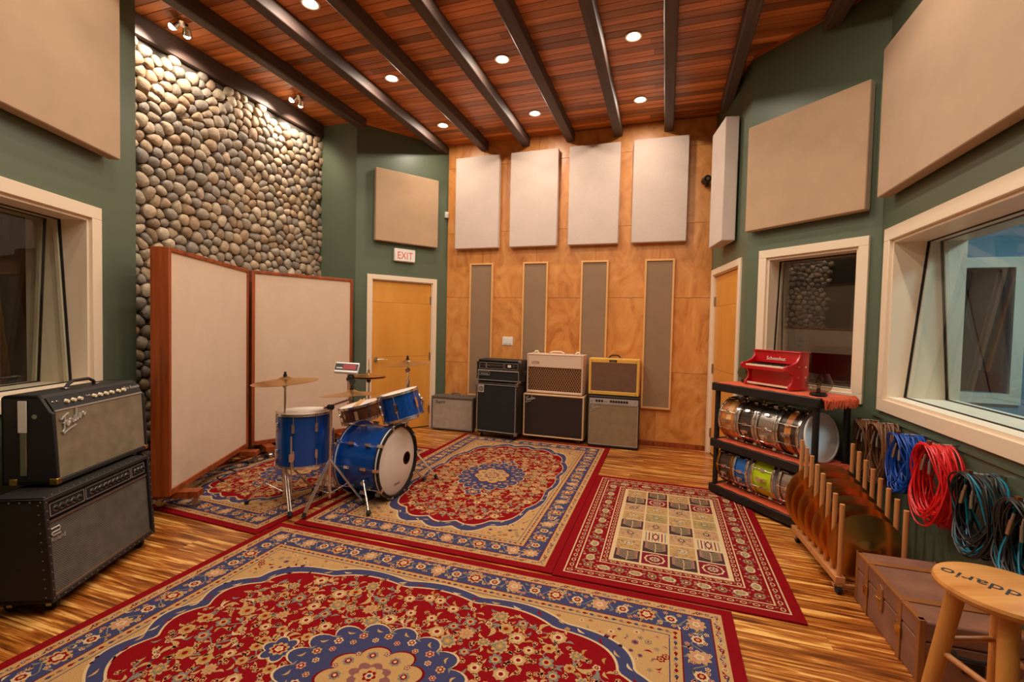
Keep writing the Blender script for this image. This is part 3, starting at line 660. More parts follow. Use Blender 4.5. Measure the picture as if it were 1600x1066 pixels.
    for sx in (-1, 1):
        for sy in (-1, 1):
            for n_, (x, y, r0, kd, a) in enumerate(pts):
                X, Y = sx*x, sy*y; A = math.atan2(sy*math.sin(a), sx*math.cos(a))
                near = sorted(pts, key=lambda p: (p[0]-x)**2+(p[1]-y)**2)[1]; mx, my = (x+near[0])/2+.02*math.sin(a), (y+near[1])/2+.02*math.cos(a)
                R.vine([(X, Y), (sx*mx, sy*my), (sx*near[0], sy*near[1])], .0028, GRY, 6)
                if kd in (0, 1): R.palmette(X, Y, r0*1.05, 8, A, [CRM, GRY if kd else PNK, GLD])
                elif kd in (2, 3): R.flower(X, Y, r0*.95, 8, [CRM, GLD if kd == 2 else IVO, RED], 8, A)
                elif kd == 4: R.flower(X, Y, r0*.8, 8, [GRY, CRM, RED], 6, A)
                else:
                    R.leaf(X, Y, r0*2.0, A, .35, CRM, 8, .3); R.leaf(X, Y, r0*1.6, A+1.0, .35, IVO if kd == 5 else GRY, 8, .3); R.flower(X, Y, r0*.4, 9, [IVO, RED, CRM], 5, A)
                for q in range(4):
                    t = A+1.2+q*1.3; R.leaf(X+r0*.95*math.cos(t), Y+r0*.95*math.sin(t), .042, t+.6, .3, (CRM, GRY, CRM, GLD)[(q+n_) % 4], 7, .34)
                    if q % 2: R.flower(X+r0*1.75*math.cos(t+.5), Y+r0*1.75*math.sin(t+.5), .014, 7, [CRM, RED, IVO], 5, t)
    # medallion with pendants
    a_, b_ = mrx, mry
    for s_ in (-1, 1):
        px, py = (s_*(a_+.06), 0) if along else (0, s_*(b_+.06)); R.lobes(px, py, .085, .085, 6, .3, IVO, 11, 0, 36); R.lobes(px, py, .075, .075, 6, .3, BLU, 12, 0, 36); R.palmette(px, py, .045, 13, 0, [CRM, RED, IVO])
    R.lobes(0, 0, a_*1.03, b_*1.03, 16, .16, IVO, 14, 0, 128, .7); R.lobes(0, 0, a_, b_, 16, .16, BLU, 15, 0, 128, .7)
    for i in range(32):
        t = 2*PI*i/32; q = .76 if i % 2 else .66; R.flower(a_*q*math.cos(t), b_*q*math.sin(t), .022 if i % 2 else .016, 16, [(CRM, IVO, PNK)[i % 3], RED, IVO], 6, t); R.leaf(a_*.84*math.cos(t+.1), b_*.84*math.sin(t+.1), .04, t+1, .3, (GRY, CRM)[i % 2], 16, .3)
    R.lobes(0, 0, a_*.56, b_*.56, 8, .22, DRED, 17, PI/8, 96, .7); R.lobes(0, 0, a_*.53, b_*.53, 8, .22, CRM, 18, PI/8, 96, .7)
    for i in range(8): t = 2*PI*i/8+PI/8; R.flower(a_*.36*math.cos(t), b_*.36*math.sin(t), .026, 19, [GRY, RED, IVO], 7, t); R.flower(a_*.42*math.cos(t+.39), b_*.42*math.sin(t+.39), .015, 19, [MAU, IVO, RED], 5, t)
    R.lobes(0, 0, a_*.24, b_*.24, 8, .25, MAU, 20, 0, 48); R.lobes(0, 0, a_*.16, b_*.16, 8, .25, CRM, 21, .3, 36); R.flower(0, 0, .03, 22, [RED, IVO, BLU], 6)
    return R.build('persian_rug', label, hx, hy, loc, rz, group)
persian(1, 'red medallion rug with blue border lying before the other rugs on bare floor', 1.455, 1.0, (-1.09, 1.54, .0))
persian(2, 'red medallion rug with the front half of the bass drum standing on it', .94, 1.485, (-1.522, 4.055, .0))
persian(3, 'red medallion rug under the cymbal stands and hinged fabric screens', .80, 1.18, (-3.312, 3.555, .0), -.045)
def garden(label, hx, hy, loc):
    R = Rug(9); rn = R.r; e = .055
    BG = lin((126, 10, 18)); R.frame(hx, hy, e, e+.008, IVO, 0); R.frame(hx, hy, e+.008, e+.06, BG, 0); R.frame(hx, hy, e+.06, e+.068, IVO, 0); R.frame(hx, hy, e+.068, e+.185, BG, 0); R.frame(hx, hy, e+.185, e+.193, IVO, 0); R.frame(hx, hy, e+.193, e+.235, BG, 0); R.frame(hx, hy, e+.235, e+.255, IVO, 0)
    for d, st_ in ((e+.034, .062), (e+.214, .055)):
        for (x, y, a, i) in edge_walk(hx, hy, d, st_): R.lobes(x, y, .018, .013, 2, .0, IVO, 1, a, 14); R.lobes(x, y, .013, .008, 2, 0, BG, 2, a, 12); R.leaf(x+.024*math.cos(a), y+.024*math.sin(a), .022, a+.4, .2, GRN, 1, .4)
    for (x, y, a, i) in edge_walk(hx, hy, e+.126, .096):
        if i % 2: R.lobes(x, y, .040, .028, 10, .08, IVO, 2, a, 28); R.lobes(x, y, .029, .019, 8, .2, GRN, 3, a, 24); R.flower(x, y, .012, 4, [IVO, BG, IVO], 6)
        else: R.flower(x, y, .03, 2, [GRN, BG, IVO], 8, a)
        for q in range(13): R.flower(x+rn.uniform(-.05, .05), y+rn.uniform(-.05, .05), rn.uniform(.006, .010), 1, [(IVO, GRN, GRY, PNK, MAU)[rn.randrange(5)], BG, IVO], 5, rn.random())
    ix, iy = hx-e-.255, hy-e-.255; R.rect(-ix, ix, -iy, iy, IVO, 0); nc, nr = 4, 8; w_, h_ = 2*ix/nc, 2*iy/nr
    TAN = lin((176, 136, 84)); OLV = lin((160, 132, 82)); SAL = lin((180, 136, 96)); DK = lin((66, 46, 44)); WINE = lin((120, 26, 40))
    for c in range(nc):
        for r in range(nr):
            x0, y0 = -ix+c*w_, -iy+r*h_; g_ = .006; k = (c*3+r*2+(c*r) % 2) % 6; cx, cy = x0+w_/2, y0+h_/2; hw, hh = w_/2-g_, h_/2-g_
            bg = [DK, IVO, TAN, WINE, SAL, OLV][k]; R.rect(cx-hw, cx+hw, cy-hh, cy+hh, bg, 1)
            if k == 0:
                R.vine([(cx, cy-hh*.9), (cx+.004, cy), (cx, cy+hh*.8)], .003, IVO, 2)
                for q in range(12): s_ = (-1)**q; yy = cy-hh*.7+q*hh*.13; R.vine([(cx, yy), (cx+s_*hw*.5, yy+.015), (cx+s_*hw*.8, yy+.03)], .0022, IVO, 2); R.flower(cx+s_*hw*.75, yy+.028, .009, 3, [PNK, WINE, IVO], 5)
            elif k == 1:
                for q in range(-3, 4): R.rect(cx+q*hw*.27-.004, cx+q*hw*.27+.004, cy-hh*.85, cy+hh*.85, (WINE, GRY)[q % 2], 2)
                R.lobes(cx, cy, hw*.3, hh*.7, 6, .2, WINE, 3, 0, 30); R.lobes(cx, cy, hw*.18, hh*.5, 6, .2, IVO, 4, 0, 24)
            elif k == 3:
                R.lobes(cx, cy, hw*.82, hh*.82, 10, .12, IVO, 2, 0, 50); R.lobes(cx, cy, hw*.68, hh*.68, 10, .12, WINE, 3, 0, 50); R.palmette(cx, cy, hw*.42, 4, 0, [IVO, GRY, WINE])
            else:
                R.palmette(cx, cy+hh*.1, hw*.45, 2, PI/2, [IVO if k == 2 else GRN, WINE if k == 4 else GRY, IVO])
                for q in range(26): R.flower(cx+rn.uniform(-.9, .9)*hw, cy+rn.uniform(-.9, .9)*hh, .008, 2, [(IVO, GRY, WINE, DK)[rn.randrange(4)], IVO, WINE], 5)
    return R.build('persian_rug', label, hx, hy, loc, 0, None)
garden('small red rug with a grid of garden squares, beside the black shelf', .645, .955, (.065, 3.515, .0))

# ---------------------------------------------------------------- amplifiers
def cabgeo(w, h, d, l, r, t, b, rec):
    X = (0, w, w, 0); Zz = (0, 0, h, h); g = G(); v = [(X[i], 0, Zz[i]) for i in range(4)]+[(X[i], d, Zz[i]) for i in range(4)]
    xi = (l, w-r, w-r, l); zi = (b, b, h-t, h-t); v += [(xi[i], 0, zi[i]) for i in range(4)]+[(xi[i], rec, zi[i]) for i in range(4)]
    f = [(4, 7, 6, 5)]+[(i, i+4, (i+1) % 4+4, (i+1) % 4) for i in range(4)]+[(i, (i+1) % 4, (i+1) % 4+8, i+8) for i in range(4)]+[(8+i, 8+(i+1) % 4, 12+(i+1) % 4, 12+i) for i in range(4)]+[(12, 13, 14, 15)]
    return g.add(v, f)
def strap_handle(r, x, z, y, w, mat, hgt=.035):
    O('handle', G().tube([(x-w/2, y, z), (x-w/2+.02, y, z+hgt*.6), (x-w/4, y, z+hgt), (x+w/4, y, z+hgt), (x+w/2-.02, y, z+hgt*.6), (x+w/2, y, z)], .009, 8).xf(Matrix.Identity(4)), mat, r)
    for s in (-1, 1): O('handle_cap', G().box(x+s*w/2-.016, x+s*w/2+.016, y-.014, y+.014, z, z+.009), 'steel', r, bev=.003)
def piping(r, x0, x1, z0, z1, y, t, mat, name='piping'):
    for b in ((x0, x1, z1-t, z1), (x0, x1, z0, z0+t), (x0, x0+t, z0+t, z1-t), (x1-t, x1, z0+t, z1-t)): O(name, G().box(b[0], b[1], y, y+t, b[2], b[3]), mat, r, smooth=False)
def casters(r, w, d, z, rad=.028):
    for x in (.07, w-.07):
        for y in (.06, d-.06):
            c = O('caster', G().box(x-.02, x+.02, y-.02, y+.02, z-.008, z).box(x-.018, x-.012, y-.012, y+.012, z-.04, z).box(x+.012, x+.018, y-.012, y+.012, z-.04, z), 'steel', r)
            O('wheel', G().cyl((x-.011, y, rad), (x+.011, y, rad), rad, n=16), 'rubber', c)
def corners(r, w, h, d, z0, mat, s=.035):
    for x in (0, w):
        for zz in (z0, z0+h):
            sx = 1 if x == 0 else -1; sz = 1 if zz == z0 else -1; t = .003
            xa, xb = sorted((x-sx*t, x+sx*s)); za, zb = sorted((zz-sz*t, zz+sz*s))
            O('corner_cap', G().box(xa, xb, -t, .0, za, zb).box(min(x-sx*t, x), max(x-sx*t, x), 0, s, za, zb).box(xa, xb, 0, s, min(zz-sz*t, zz), max(zz-sz*t, zz)), mat, r, bev=.002)
def knob(r, x, y, z, rad=.009, L=.014, mat='black', skirt=None):
    k = O('knob', G().lathe([(0, L), (rad*.7, L), (rad*.8, L*.4), (rad, 0)], 14).xf(Matrix.Translation((x, y, z)) @ Matrix.Rotation(PI/2, 4, 'X')), mat, r)
    if skirt: O('skirt', G().lathe([(rad*1.5, 0), (rad*1.4, .003), (0, .0035)], 14).xf(Matrix.Translation((x, y, z)) @ Matrix.Rotation(PI/2, 4, 'X')), skirt, k)
# small grey combo by the left door
r = E('guitar_amp', 'small grey combo amp with pale cloth beside the left door', 'amplifier', (-3.015, 5.60, 0), .03)
w_, h_ = .615, .455; O('cabinet', cabgeo(w_, h_, .22, .02, .02, .035, .02, .014).xf(Matrix.Translation((0, 0, .012))), 'tolex2', r, bev=.008)
O('grille_cloth', G().box(.02, w_-.02, .008, .013, .032, h_-.023), 'grille_grey', r, smooth=False); strap_handle(r, .32, h_+.012, .11, .16, 'tolex2')
text('logo', 'Supro', .062, 'black', r, (.055, .007, h_-.085), FRONT, .25, .002)
for x in (.06, w_-.06): O('foot', G().cyl((x, .05, 0), (x, .05, .013), .015), 'rubber', r)
for x in (.06, w_-.06): O('foot', G().cyl((x, .17, 0), (x, .17, .013), .015), 'rubber', r)
# bass cabinet and head
r = E('bass_cabinet', 'tall black bass cabinet with white piping under the black head', 'amplifier', (-2.28, 5.415, .0115), -.06)
w_, h_, z_ = .57, .645, .065; O('cabinet', cabgeo(w_, h_, .36, .02, .02, .025, .025, .012).xf(Matrix.Translation((0, 0, z_))), 'tolex', r, bev=.008)
O('grille_cloth', G().box(.02, w_-.02, .006, .011, z_+.025, z_+h_-.025), 'grille_black', r, smooth=False); piping(r, .018, w_-.018, z_+.022, z_+h_-.022, -.002, .007, 'silverpaint'); casters(r, w_, .36, z_); corners(r, w_, h_, .36, z_, 'steel')
b = O('badge', G().box(.035, .115, -.003, .004, z_+h_-.13, z_+h_-.035), 'silverpaint', r, bev=.002); O('emblem', G().add(*(lambda g: (g.v, g.f))(G().tube([(.075+.026*math.cos(t*PI/8), -.004, z_+h_-.083+.026*math.sin(t*PI/8)) for t in range(16)], .004, 6, True))).tube([(.06, -.004, z_+h_-.1), (.075, -.004, z_+h_-.06), (.09, -.004, z_+h_-.1)], .003, 6), 'black', b)
for x in (.16, .41):
    for zz in (.2, .49): O('speaker_ring', G().tube([(x+.115*math.cos(t*PI/12), .0065, z_+zz-.02+.115*math.sin(t*PI/12)) for t in range(24)], .002, 4, True), 'grille_black', r)
r = E('amp_head', 'black bass amp head with silver control strip on the black cabinet', 'amplifier', (-2.285, 5.44, .7225), -.06)
w_, h_ = .60, .28; O('cabinet', cabgeo(w_, h_, .30, .02, .02, .02, .02, .02).xf(Matrix.Translation((0, 0, .008))), 'tolex', r, bev=.012)
O('control_panel', G().box(.022, w_-.022, .006, .018, .155, h_-.018), 'black', r); O('silver_strip', G().box(.022, w_-.022, .002, .01, .145, .157), 'silverpaint', r)
for (a, b) in ((.04, .13), (.14, .375), (.39, .57)): piping(r, a, b, .175, h_-.03, .003, .003, 'silverpaint', 'panel_outline')
for k in range(10): knob(r, .155+k*.0235, .006, .215, .007, .012, 'black', 'steel')
for k in range(3): knob(r, .06+k*.027, .006, .215, .006, .01, 'steel')
O('meter', G().box(.43, .475, .002, .006, .2, .23), 'white', r); knob(r, .51, .006, .215, .009, .012, 'black', 'steel'); knob(r, .545, .006, .215, .006, .01, 'steel')
O('grille_cloth', G().box(.022, w_-.022, .012, .018, .03, .145), 'grille_black', r); piping(r, .02, w_-.02, .026, .147, .004, .005, 'silverpaint')
b = O('name_plate', G().box(.04, .185, .003, .01, .085, .13), 'black', r); piping(b, .04, .185, .085, .13, .001, .003, 'silverpaint', 'plate_edge'); text('logo', 'Ampeg', .038, 'silverpaint', b, (.112, .0025, .095), FRONT, 0, .001, align='CENTER')
O('side_handle', G().box(w_, w_+.008, .1, .2, .1, .16), 'blackp', r, bev=.004); corners(r, w_, h_, .3, .008, 'steel', .03)
for x in (.06, w_-.06): O('foot', G().cyl((x, .05, 0), (x, .05, .009), .014), 'rubber', r); O('foot', G().cyl((x, .25, 0), (x, .25, .009), .014), 'rubber', r)
# blonde cabinet with oxblood cloth
r = E('speaker_cabinet', 'wide blonde speaker cabinet with dark oxblood cloth under the cream amp', 'amplifier', (-1.685, 5.555, 0), 0)
w_, h_, z_ = .775, .54, .055; O('cabinet', cabgeo(w_, h_, .27, .02, .02, .02, .02, .014).xf(Matrix.Translation((0, 0, z_))), 'blonde', r, bev=.01)
O('grille_cloth', G().box(.02, w_-.02, .007, .013, z_+.02, z_+h_-.02), 'grille_ox', r, smooth=False); script_logo(r, .135, 'silverpaint', (.035, .003, z_+h_-.105), (PI/2, -.25, 0), .0038); casters(r, w_, .27, z_, .024)
for x in (.2, .575): O('speaker_ring', G().tube([(x+.145*math.cos(t*PI/12), .008, z_+.27+.145*math.sin(t*PI/12)) for t in range(24)], .002, 4, True), 'grille_ox', r)
# cream combo with diamond cloth
r = E('guitar_amp', 'cream combo amp with brown diamond cloth and three cream handles', 'amplifier', (-1.66, 5.605, .597), -.035)
w_, h_ = .72, .495; O('cabinet', cabgeo(w_, h_, .25, .016, .016, .016, .03, .012).xf(Matrix.Translation((0, 0, .008))), 'creamtolex', r, bev=.012)
O('upper_panel', G().box(.02, w_-.02, .004, .014, .335, h_-.01), 'creamtolex', r, bev=.003); O('grille_cloth', G().box(.018, w_-.018, .006, .012, .04, .332), 'vox', r, smooth=False) if False else None
t = NT('diamond_cloth'); v = t.coord(); sp = t.add('ShaderNodeSeparateXYZ'); t.ln(v, sp.inputs[0]); outs = []
for sgn in (1, -1):
    a = t.add('ShaderNodeMath', operation='MULTIPLY', i_1=1.7*sgn); t.ln(sp.outputs['X'], a.inputs[0]); b = t.add('ShaderNodeMath', operation='ADD'); t.ln(a.outputs[0], b.inputs[0]); t.ln(sp.outputs['Z'], b.inputs[1])
    c = t.add('ShaderNodeMath', operation='PINGPONG', i_1=.026); t.ln(b.outputs[0], c.inputs[0]); d = t.add('ShaderNodeMath', operation='LESS_THAN', i_1=.0032); t.ln(c.outputs[0], d.inputs[0]); outs.append(d.outputs[0])
mx = t.add('ShaderNodeMath', operation='MAXIMUM'); t.ln(outs[0], mx.inputs[0]); t.ln(outs[1], mx.inputs[1]); t.col(t.ramp(mx.outputs[0], [(.0, lin((62, 30, 18))), (1, lin((196, 140, 84)))])); t.p.inputs['Roughness'].default_value = .9; M['vox'] = t.m
O('grille_cloth', G().box(.018, w_-.018, .006, .012, .04, .332), 'vox', r, smooth=False); O('gold_trim', G().box(.018, w_-.018, .001, .008, .331, .337), 'brass', r)
text('logo', 'VOX', .05, 'brass', r, (.06, .003, .375), FRONT, 0, .002)
for x, ww in ((.09, .07), (.36, .2), (.63, .07)): strap_handle(r, x, h_+.008, .12, ww, 'ivory', .028)
for x in (.06, w_-.06):
    for y in (.04, .21): O('foot', G().cyl((x, y, 0), (x, y, .009), .014), 'rubber', r)
# silver-panel combo
r = E('guitar_amp', 'square black combo amp with silver control panel and sparkle cloth', 'amplifier', (-.86, 5.555, 0), .03)
w_, h_ = .60, .61; O('cabinet', cabgeo(w_, h_, .27, .012, .012, .02, .025, .014).xf(Matrix.Translation((0, 0, .012))), 'tolex', r, bev=.008)
O('grille_cloth', G().box(.014, w_-.014, .005, .012, .04, h_-.09), 'grille_sf', r, smooth=False); piping(r, .012, w_-.012, .036, h_-.086, .0, .005, 'silverpaint')
p = O('control_panel', G().box(.014, w_-.014, .002, .013, h_-.082, h_-.012), 'silverpaint', r)
for k in range(3): knob(p, .10+k*.033, .002, h_-.045, .01, .014, 'black', 'black')
for k in range(7): knob(p, .27+k*.031, .002, h_-.045, .01, .014, 'black', 'black')
for x in (.03, .05, .20, .22, .555): knob(p, x, .002, h_-.05, .005, .006, 'black')
script_logo(r, .115, 'silverpaint', (.04, .001, h_-.16), (PI/2, -.25, 0), .003)
for x in (.06, w_-.06):
    for y in (.04, .22): O('foot', G().cyl((x, y, 0), (x, y, .013), .014), 'rubber', r)
O('side_corner', G().box(w_-.001, w_+.003, 0, .03, .54, .6), 'steel', r)
# tweed combo
r = E('guitar_amp', 'yellow tweed combo amp with brown cloth and dark handle', 'amplifier', (-.875, 5.63, .623), .01)
w_, h_ = .60, .44; O('cabinet', cabgeo(w_, h_, .23, .03, .03, .05, .045, .012).xf(Matrix.Translation((0, 0, .008))), 'tweed', r, bev=.012)
O('grille_cloth', G().box(.03, w_-.03, .005, .011, .052, h_-.042), 'grille_brown', r, smooth=False); strap_handle(r, .3, h_+.008, .11, .15, 'tolex', .04)
b = O('name_plate', G().box(.245, .335, -.003, .001, h_-.03, h_-.004), 'tolex', r); text('logo', 'Fender', .02, 'silverpaint', b, (.29, -.0035, h_-.023), FRONT, 0, .0005, align='CENTER')
for x in (.04, w_-.04): O('screw', G().cyl((x, -.002, h_-.02), (x, .002, h_-.02), .006), 'steel', r); O('screw', G().cyl((x, -.002, .03), (x, .002, .03), .006), 'steel', r)
for x in (.06, w_-.06):
    for y in (.04, .19): O('foot', G().cyl((x, y, 0), (x, y, .009), .014), 'rubber', r)
# big black combo on casters by the left window
AZ = math.radians(116.0)
r = E('guitar_amp', 'big black studded combo amp on casters with dark mesh front', 'amplifier', (-2.735, 1.355, 0), AZ)
w_, h_, z_ = .765, .505, .065; d_ = .29
prof = [(0, 0), (.035, h_), (d_, h_), (d_, 0)]
O('cabinet', G().prism([(y, z+z_) for y, z in prof], 0, .022, 'x').prism([(y, z+z_) for y, z in prof], w_-.022, w_, 'x').prism([(0, z_), (.004, z_+.025), (d_, z_+.025), (d_, z_)], 0, w_, 'x').prism([(.033, z_+h_-.022), (.035, z_+h_), (d_, z_+h_), (d_, z_+h_-.022)], 0, w_, 'x').box(0, w_, d_-.015, d_, z_, z_+h_), 'tolex', r, bev=.004)
def slant(zz, off=0): return .035*zz/h_+off
def face(x0, x1, za, zb, off, t_):    # board following the slanted front
    return G().add([(x0, slant(za, off), za+z_), (x1, slant(za, off), za+z_), (x1, slant(zb, off), zb+z_), (x0, slant(zb, off), zb+z_), (x0, slant(za, off+t_), za+z_), (x1, slant(za, off+t_), za+z_), (x1, slant(zb, off+t_), zb+z_), (x0, slant(zb, off+t_), zb+z_)], [(0, 1, 2, 3), (4, 7, 6, 5), (0, 4, 5, 1), (1, 5, 6, 2), (2, 6, 7, 3), (3, 7, 4, 0)])
O('mesh_grille', face(.024, w_-.024, .03, h_-.125, .016, .006), 'grille_roland', r, smooth=False)
for (za, zb) in ((.026, .034), (h_-.128, h_-.116)): O('metal_rail', face(.024, w_-.024, za, zb, .008, .01), 'steel', r)
p = O('control_panel', face(.03, w_-.03, h_-.108, h_-.03, .012, .01), 'black', r); tl = math.atan2(.035, h_)
for (a, b) in ((.04, .25), (.26, .60), (.61, w_-.04)): O('panel_outline', face(a, b, h_-.1, h_-.098, .0105, .002).join(face(a, b, h_-.04, h_-.038, .0105, .002)).join(face(a, a+.003, h_-.1, h_-.038, .0105, .002)).join(face(b-.003, b, h_-.1, h_-.038, .0105, .002)), 'silverpaint', p)
for x in [.075+k*.036 for k in range(5)]+[.305+k*.033 for k in range(9)]+[.65+k*.03 for k in range(3)]: knob(p, x, slant(h_-.07, .012), z_+h_-.07, .011, .016, 'black', 'steel')
b = O('logo', G().tube([(.035, slant(.33, .012), z_+.345), (.085, slant(.33, .012), z_+.345), (.09, slant(.33, .012), z_+.335), (.085, slant(.32, .012), z_+.325), (.045, slant(.32, .012), z_+.325), (.04, slant(.32, .012), z_+.318), (.045, slant(.31, .012), z_+.31), (.09, slant(.31, .012), z_+.31)], .0035, 6), 'silverpaint', r)
text('logo_text', 'Roland', .03, 'silverpaint', b, (.034, slant(.28, .012), z_+.28), (PI/2-tl, 0, 0), 0, .001)
st_ = mesh('stud', G().sph((0, 0, 0), .0045, 8, 4), 'tolex2')
for (x0, y0, z0, x1, y1, z1, n) in ((.01, .003, z_+.02, .01, .034, z_+h_-.02, 12), (w_-.01, .003, z_+.02, w_-.01, .034, z_+h_-.02, 12), (.02, .05, z_+h_+.001, w_-.02, .05, z_+h_+.001, 18), (0, .03, z_+.03, 0, .06, z_+h_-.03, 11), (0, .05, z_+h_-.015, 0, d_-.02, z_+h_-.015, 6), (.03, .001, z_+.012, w_-.03, .001, z_+.012, 18)):
    for k in range(n): t_ = k/(n-1); O('stud', st_, None, r, loc=(x0+(x1-x0)*t_, y0+(y1-y0)*t_, z0+(z1-z0)*t_))
casters(r, w_, d_, z_, .03)
# black combo with silver cloth on top of it
r = E('guitar_amp', 'black combo amp with silver cloth and white knobs on the studded amp', 'amplifier', (-2.90, 1.46, .572), AZ)
w_, h_, d_ = .70, .465, .25
prof = [(0, .012), (.02, .375), (.035, .385), (.075, h_-.012), (.088, h_), (d_-.012, h_), (d_, h_-.012), (d_, .012)]
O('cabinet', G().prism(prof, 0, .02, 'x').prism(prof, w_-.02, w_, 'x').prism([(0, .012), (.002, .035), (d_, .035), (d_, .012)], 0, w_, 'x').prism([(.07, h_-.02), (.075, h_-.012), (.088, h_), (d_-.012, h_), (d_, h_-.012), (d_, h_-.02)], 0, w_, 'x').box(0, w_, d_-.015, d_, .012, h_-.012), 'tolex', r, bev=.005)
def sl(z, o=0): return .02*z/.375+o
def fc(x0, x1, za, zb, f, o, t_):
    return G().add([(x0, f(za)+o, za), (x1, f(za)+o, za), (x1, f(zb)+o, zb), (x0, f(zb)+o, zb), (x0, f(za)+o+t_, za), (x1, f(za)+o+t_, za), (x1, f(zb)+o+t_, zb), (x0, f(zb)+o+t_, zb)], [(0, 1, 2, 3), (4, 7, 6, 5), (0, 4, 5, 1), (1, 5, 6, 2), (2, 6, 7, 3), (3, 7, 4, 0)])
O('grille_cloth', fc(.022, w_-.022, .037, .383, sl, .006, .006), 'grille_silver', r, smooth=False); O('grille_trim', fc(.02, w_-.02, .381, .388, sl, .002, .008), 'silverpaint', r)
cp = lambda z: .026+(z-.385)*.60
p = O('control_panel', fc(.022, w_-.022, .389, h_-.018, cp, .004, .006), 'black', r)
for x in [.12+k*.045 for k in range(3)]+[.31+k*.045 for k in range(4)]+[.50, .545]: knob(p, x, cp(.42)+.004, .42, .012, .016, 'ivory')
for x in (.045, .07, .265, .285): knob(p, x, cp(.425)+.004, .425, .007, .006, 'steel')
text('panel_script', 'Pro Reverb', .03, 'silverpaint', p, (.56, cp(.42)+.003, .418), (PI/2-.54, 0, 0), .3, .0005)
script_logo(r, .165, 'silverpaint', (.055, sl(.29, .0), .275), (PI/2-.05, -.30, 0), .0045)
strap_handle(r, .36, h_, .15, .22, 'tolex', .04)
for y in (.02, .2): O('corner_cap', G().box(-.003, .03, y-.02, y+.02, .010, .045), 'brass', r, bev=.006)
O('corner_cap', G().box(w_-.03, w_+.003, 0, .04, .010, .04), 'brass', r, bev=.006)
O('side_screw', G().cyl((-.003, .1, .36), (0, .1, .36), .012, n=14), 'chrome', r)
O('tilt_leg', G().box(-.006, 0, .135, .165, .06, .40), 'steel', r, bev=.003); O('leather_tag', G().box(-.009, -.006, .13, .17, .28, .44), 'white', r, bev=.003)
for x in (.06, w_-.06):
    for y in (.04, .2): O('foot', G().cyl((x, y, 0), (x, y, .013), .014), 'rubber', r)

# ---------------------------------------------------------------- hinged fabric screens
def gobo(label, a, b, thick, side_first):
    d = Vector((b[0]-a[0], b[1]-a[1])); L = d.length; rz = math.atan2(d.y, d.x); z0, z1 = .125, 1.945; t = .03
    r = E('fabric_screen', label, 'screen', (a[0], a[1], .0115), rz)
    O('side_board', G().box(0, t, 0, thick, z0, z1), 'redwood', r, bev=.003); O('side_board', G().box(L-t, L, 0, thick, z0, z1), 'redwood', r, bev=.003)
    O('top_board', G().box(t, L-t, 0, thick, z1-t, z1), 'redwood', r, bev=.003); O('bottom_board', G().box(t, L-t, 0, thick, z0, z0+.045), 'redwood', r, bev=.003)
    O('fabric', G().box(t, L-t, .012, thick-.012, z0+.045, z1-t), 'linen2', r, smooth=False)
    for x in (.10, L-.18):
        f = O('foot', G().box(x, x+.09, -.14, thick+.04, .075, z0), 'redwood', r, bev=.004)
        for y in (-.11, thick+.01):
            O('caster', G().cyl((x+.03, y, .027), (x+.06, y, .027), .027, n=16).box(x+.025, x+.065, y-.012, y+.012, .03, .077), 'steel', f)
    return r
gobo('fabric screen with its wide wooden end board facing the amplifiers', (-3.40, 2.36), (-4.04, 3.60), .125, True)
gobo('fabric screen in a wood frame in front of the stone wall, next to the door', (-4.035, 3.63), (-3.545, 4.60), .125, False)

# ---------------------------------------------------------------- drums
def drum(r, R, D, shell, nl, hoop='chrome', head='head', head2='headclear', lugmat='chrome', lug='long', hoopw=.02, band=None):
    O('shell', G().lathe([(R-.006, .004), (R, .004), (R, D-.004), (R-.006, D-.004), (R-.006, .004)], 48), shell, r)
    if band: O('inlay_band', G().lathe([(R+.0008, D*band[1]), (R+.0008, D*band[2])], 48), band[0], r)
    O('drum_head', G().lathe([(0, D+.006), (R-.004, D+.006), (R+.003, D-.002)], 48), head, r); O('drum_head', G().lathe([(0, -.006), (R-.004, -.006), (R+.003, .002)], 48), head2, r)
    for z in (D-.012, .012-hoopw): O('hoop', G().lathe([(R+.004, z), (R+.012, z), (R+.012, z+.003), (R+.007, z+.004), (R+.007, z+hoopw-.003), (R+.011, z+hoopw), (R+.004, z+hoopw), (R+.004, z)], 48), hoop, r)
    lh = min(.055, D*.32)
    if lug == 'long': zz = [(D*.5-.02, D*.5+.02)] if D < .2 else [(D-.10-lh/2, D-.10+lh/2), (.10-lh/2, .10+lh/2)]
    else: zz = [(D*.5-.012, D*.5+.012)]
    lms = []
    for k in range(nl):
        t = 2*PI*(k+.5)/nl
        for q, (a, b) in enumerate(zz):
            if len(lms) > q: continue
            g = G(); g.prism([(-.011, a), (-.006, a-.008), (.006, a-.008), (.011, a), (.011, b), (.006, b+.008), (-.006, b+.008), (-.011, b)], R-.002, R+.016, 'y')
            top, bot = (q == 0 or len(zz) == 1), (q == 1 or len(zz) == 1)
            g.cyl((0, R+.013, -.006 if bot else a), (0, R+.013, D+.006 if top else b), .003, n=6)
            if top: g.box(-.007, .007, R+.004, R+.018, D-.004, D+.006)
            if bot: g.box(-.007, .007, R+.004, R+.018, -.006, .004)
            lms.append(mesh('lug', g, lugmat))
        for lm in lms: O('lug', lm, None, r, rot=(0, 0, t))
def mat_axis(p, ax, up=(0, 0, 1)):
    ax = Vector(ax).normalized(); q = ax.to_track_quat('Z', 'Y'); return q.to_euler()
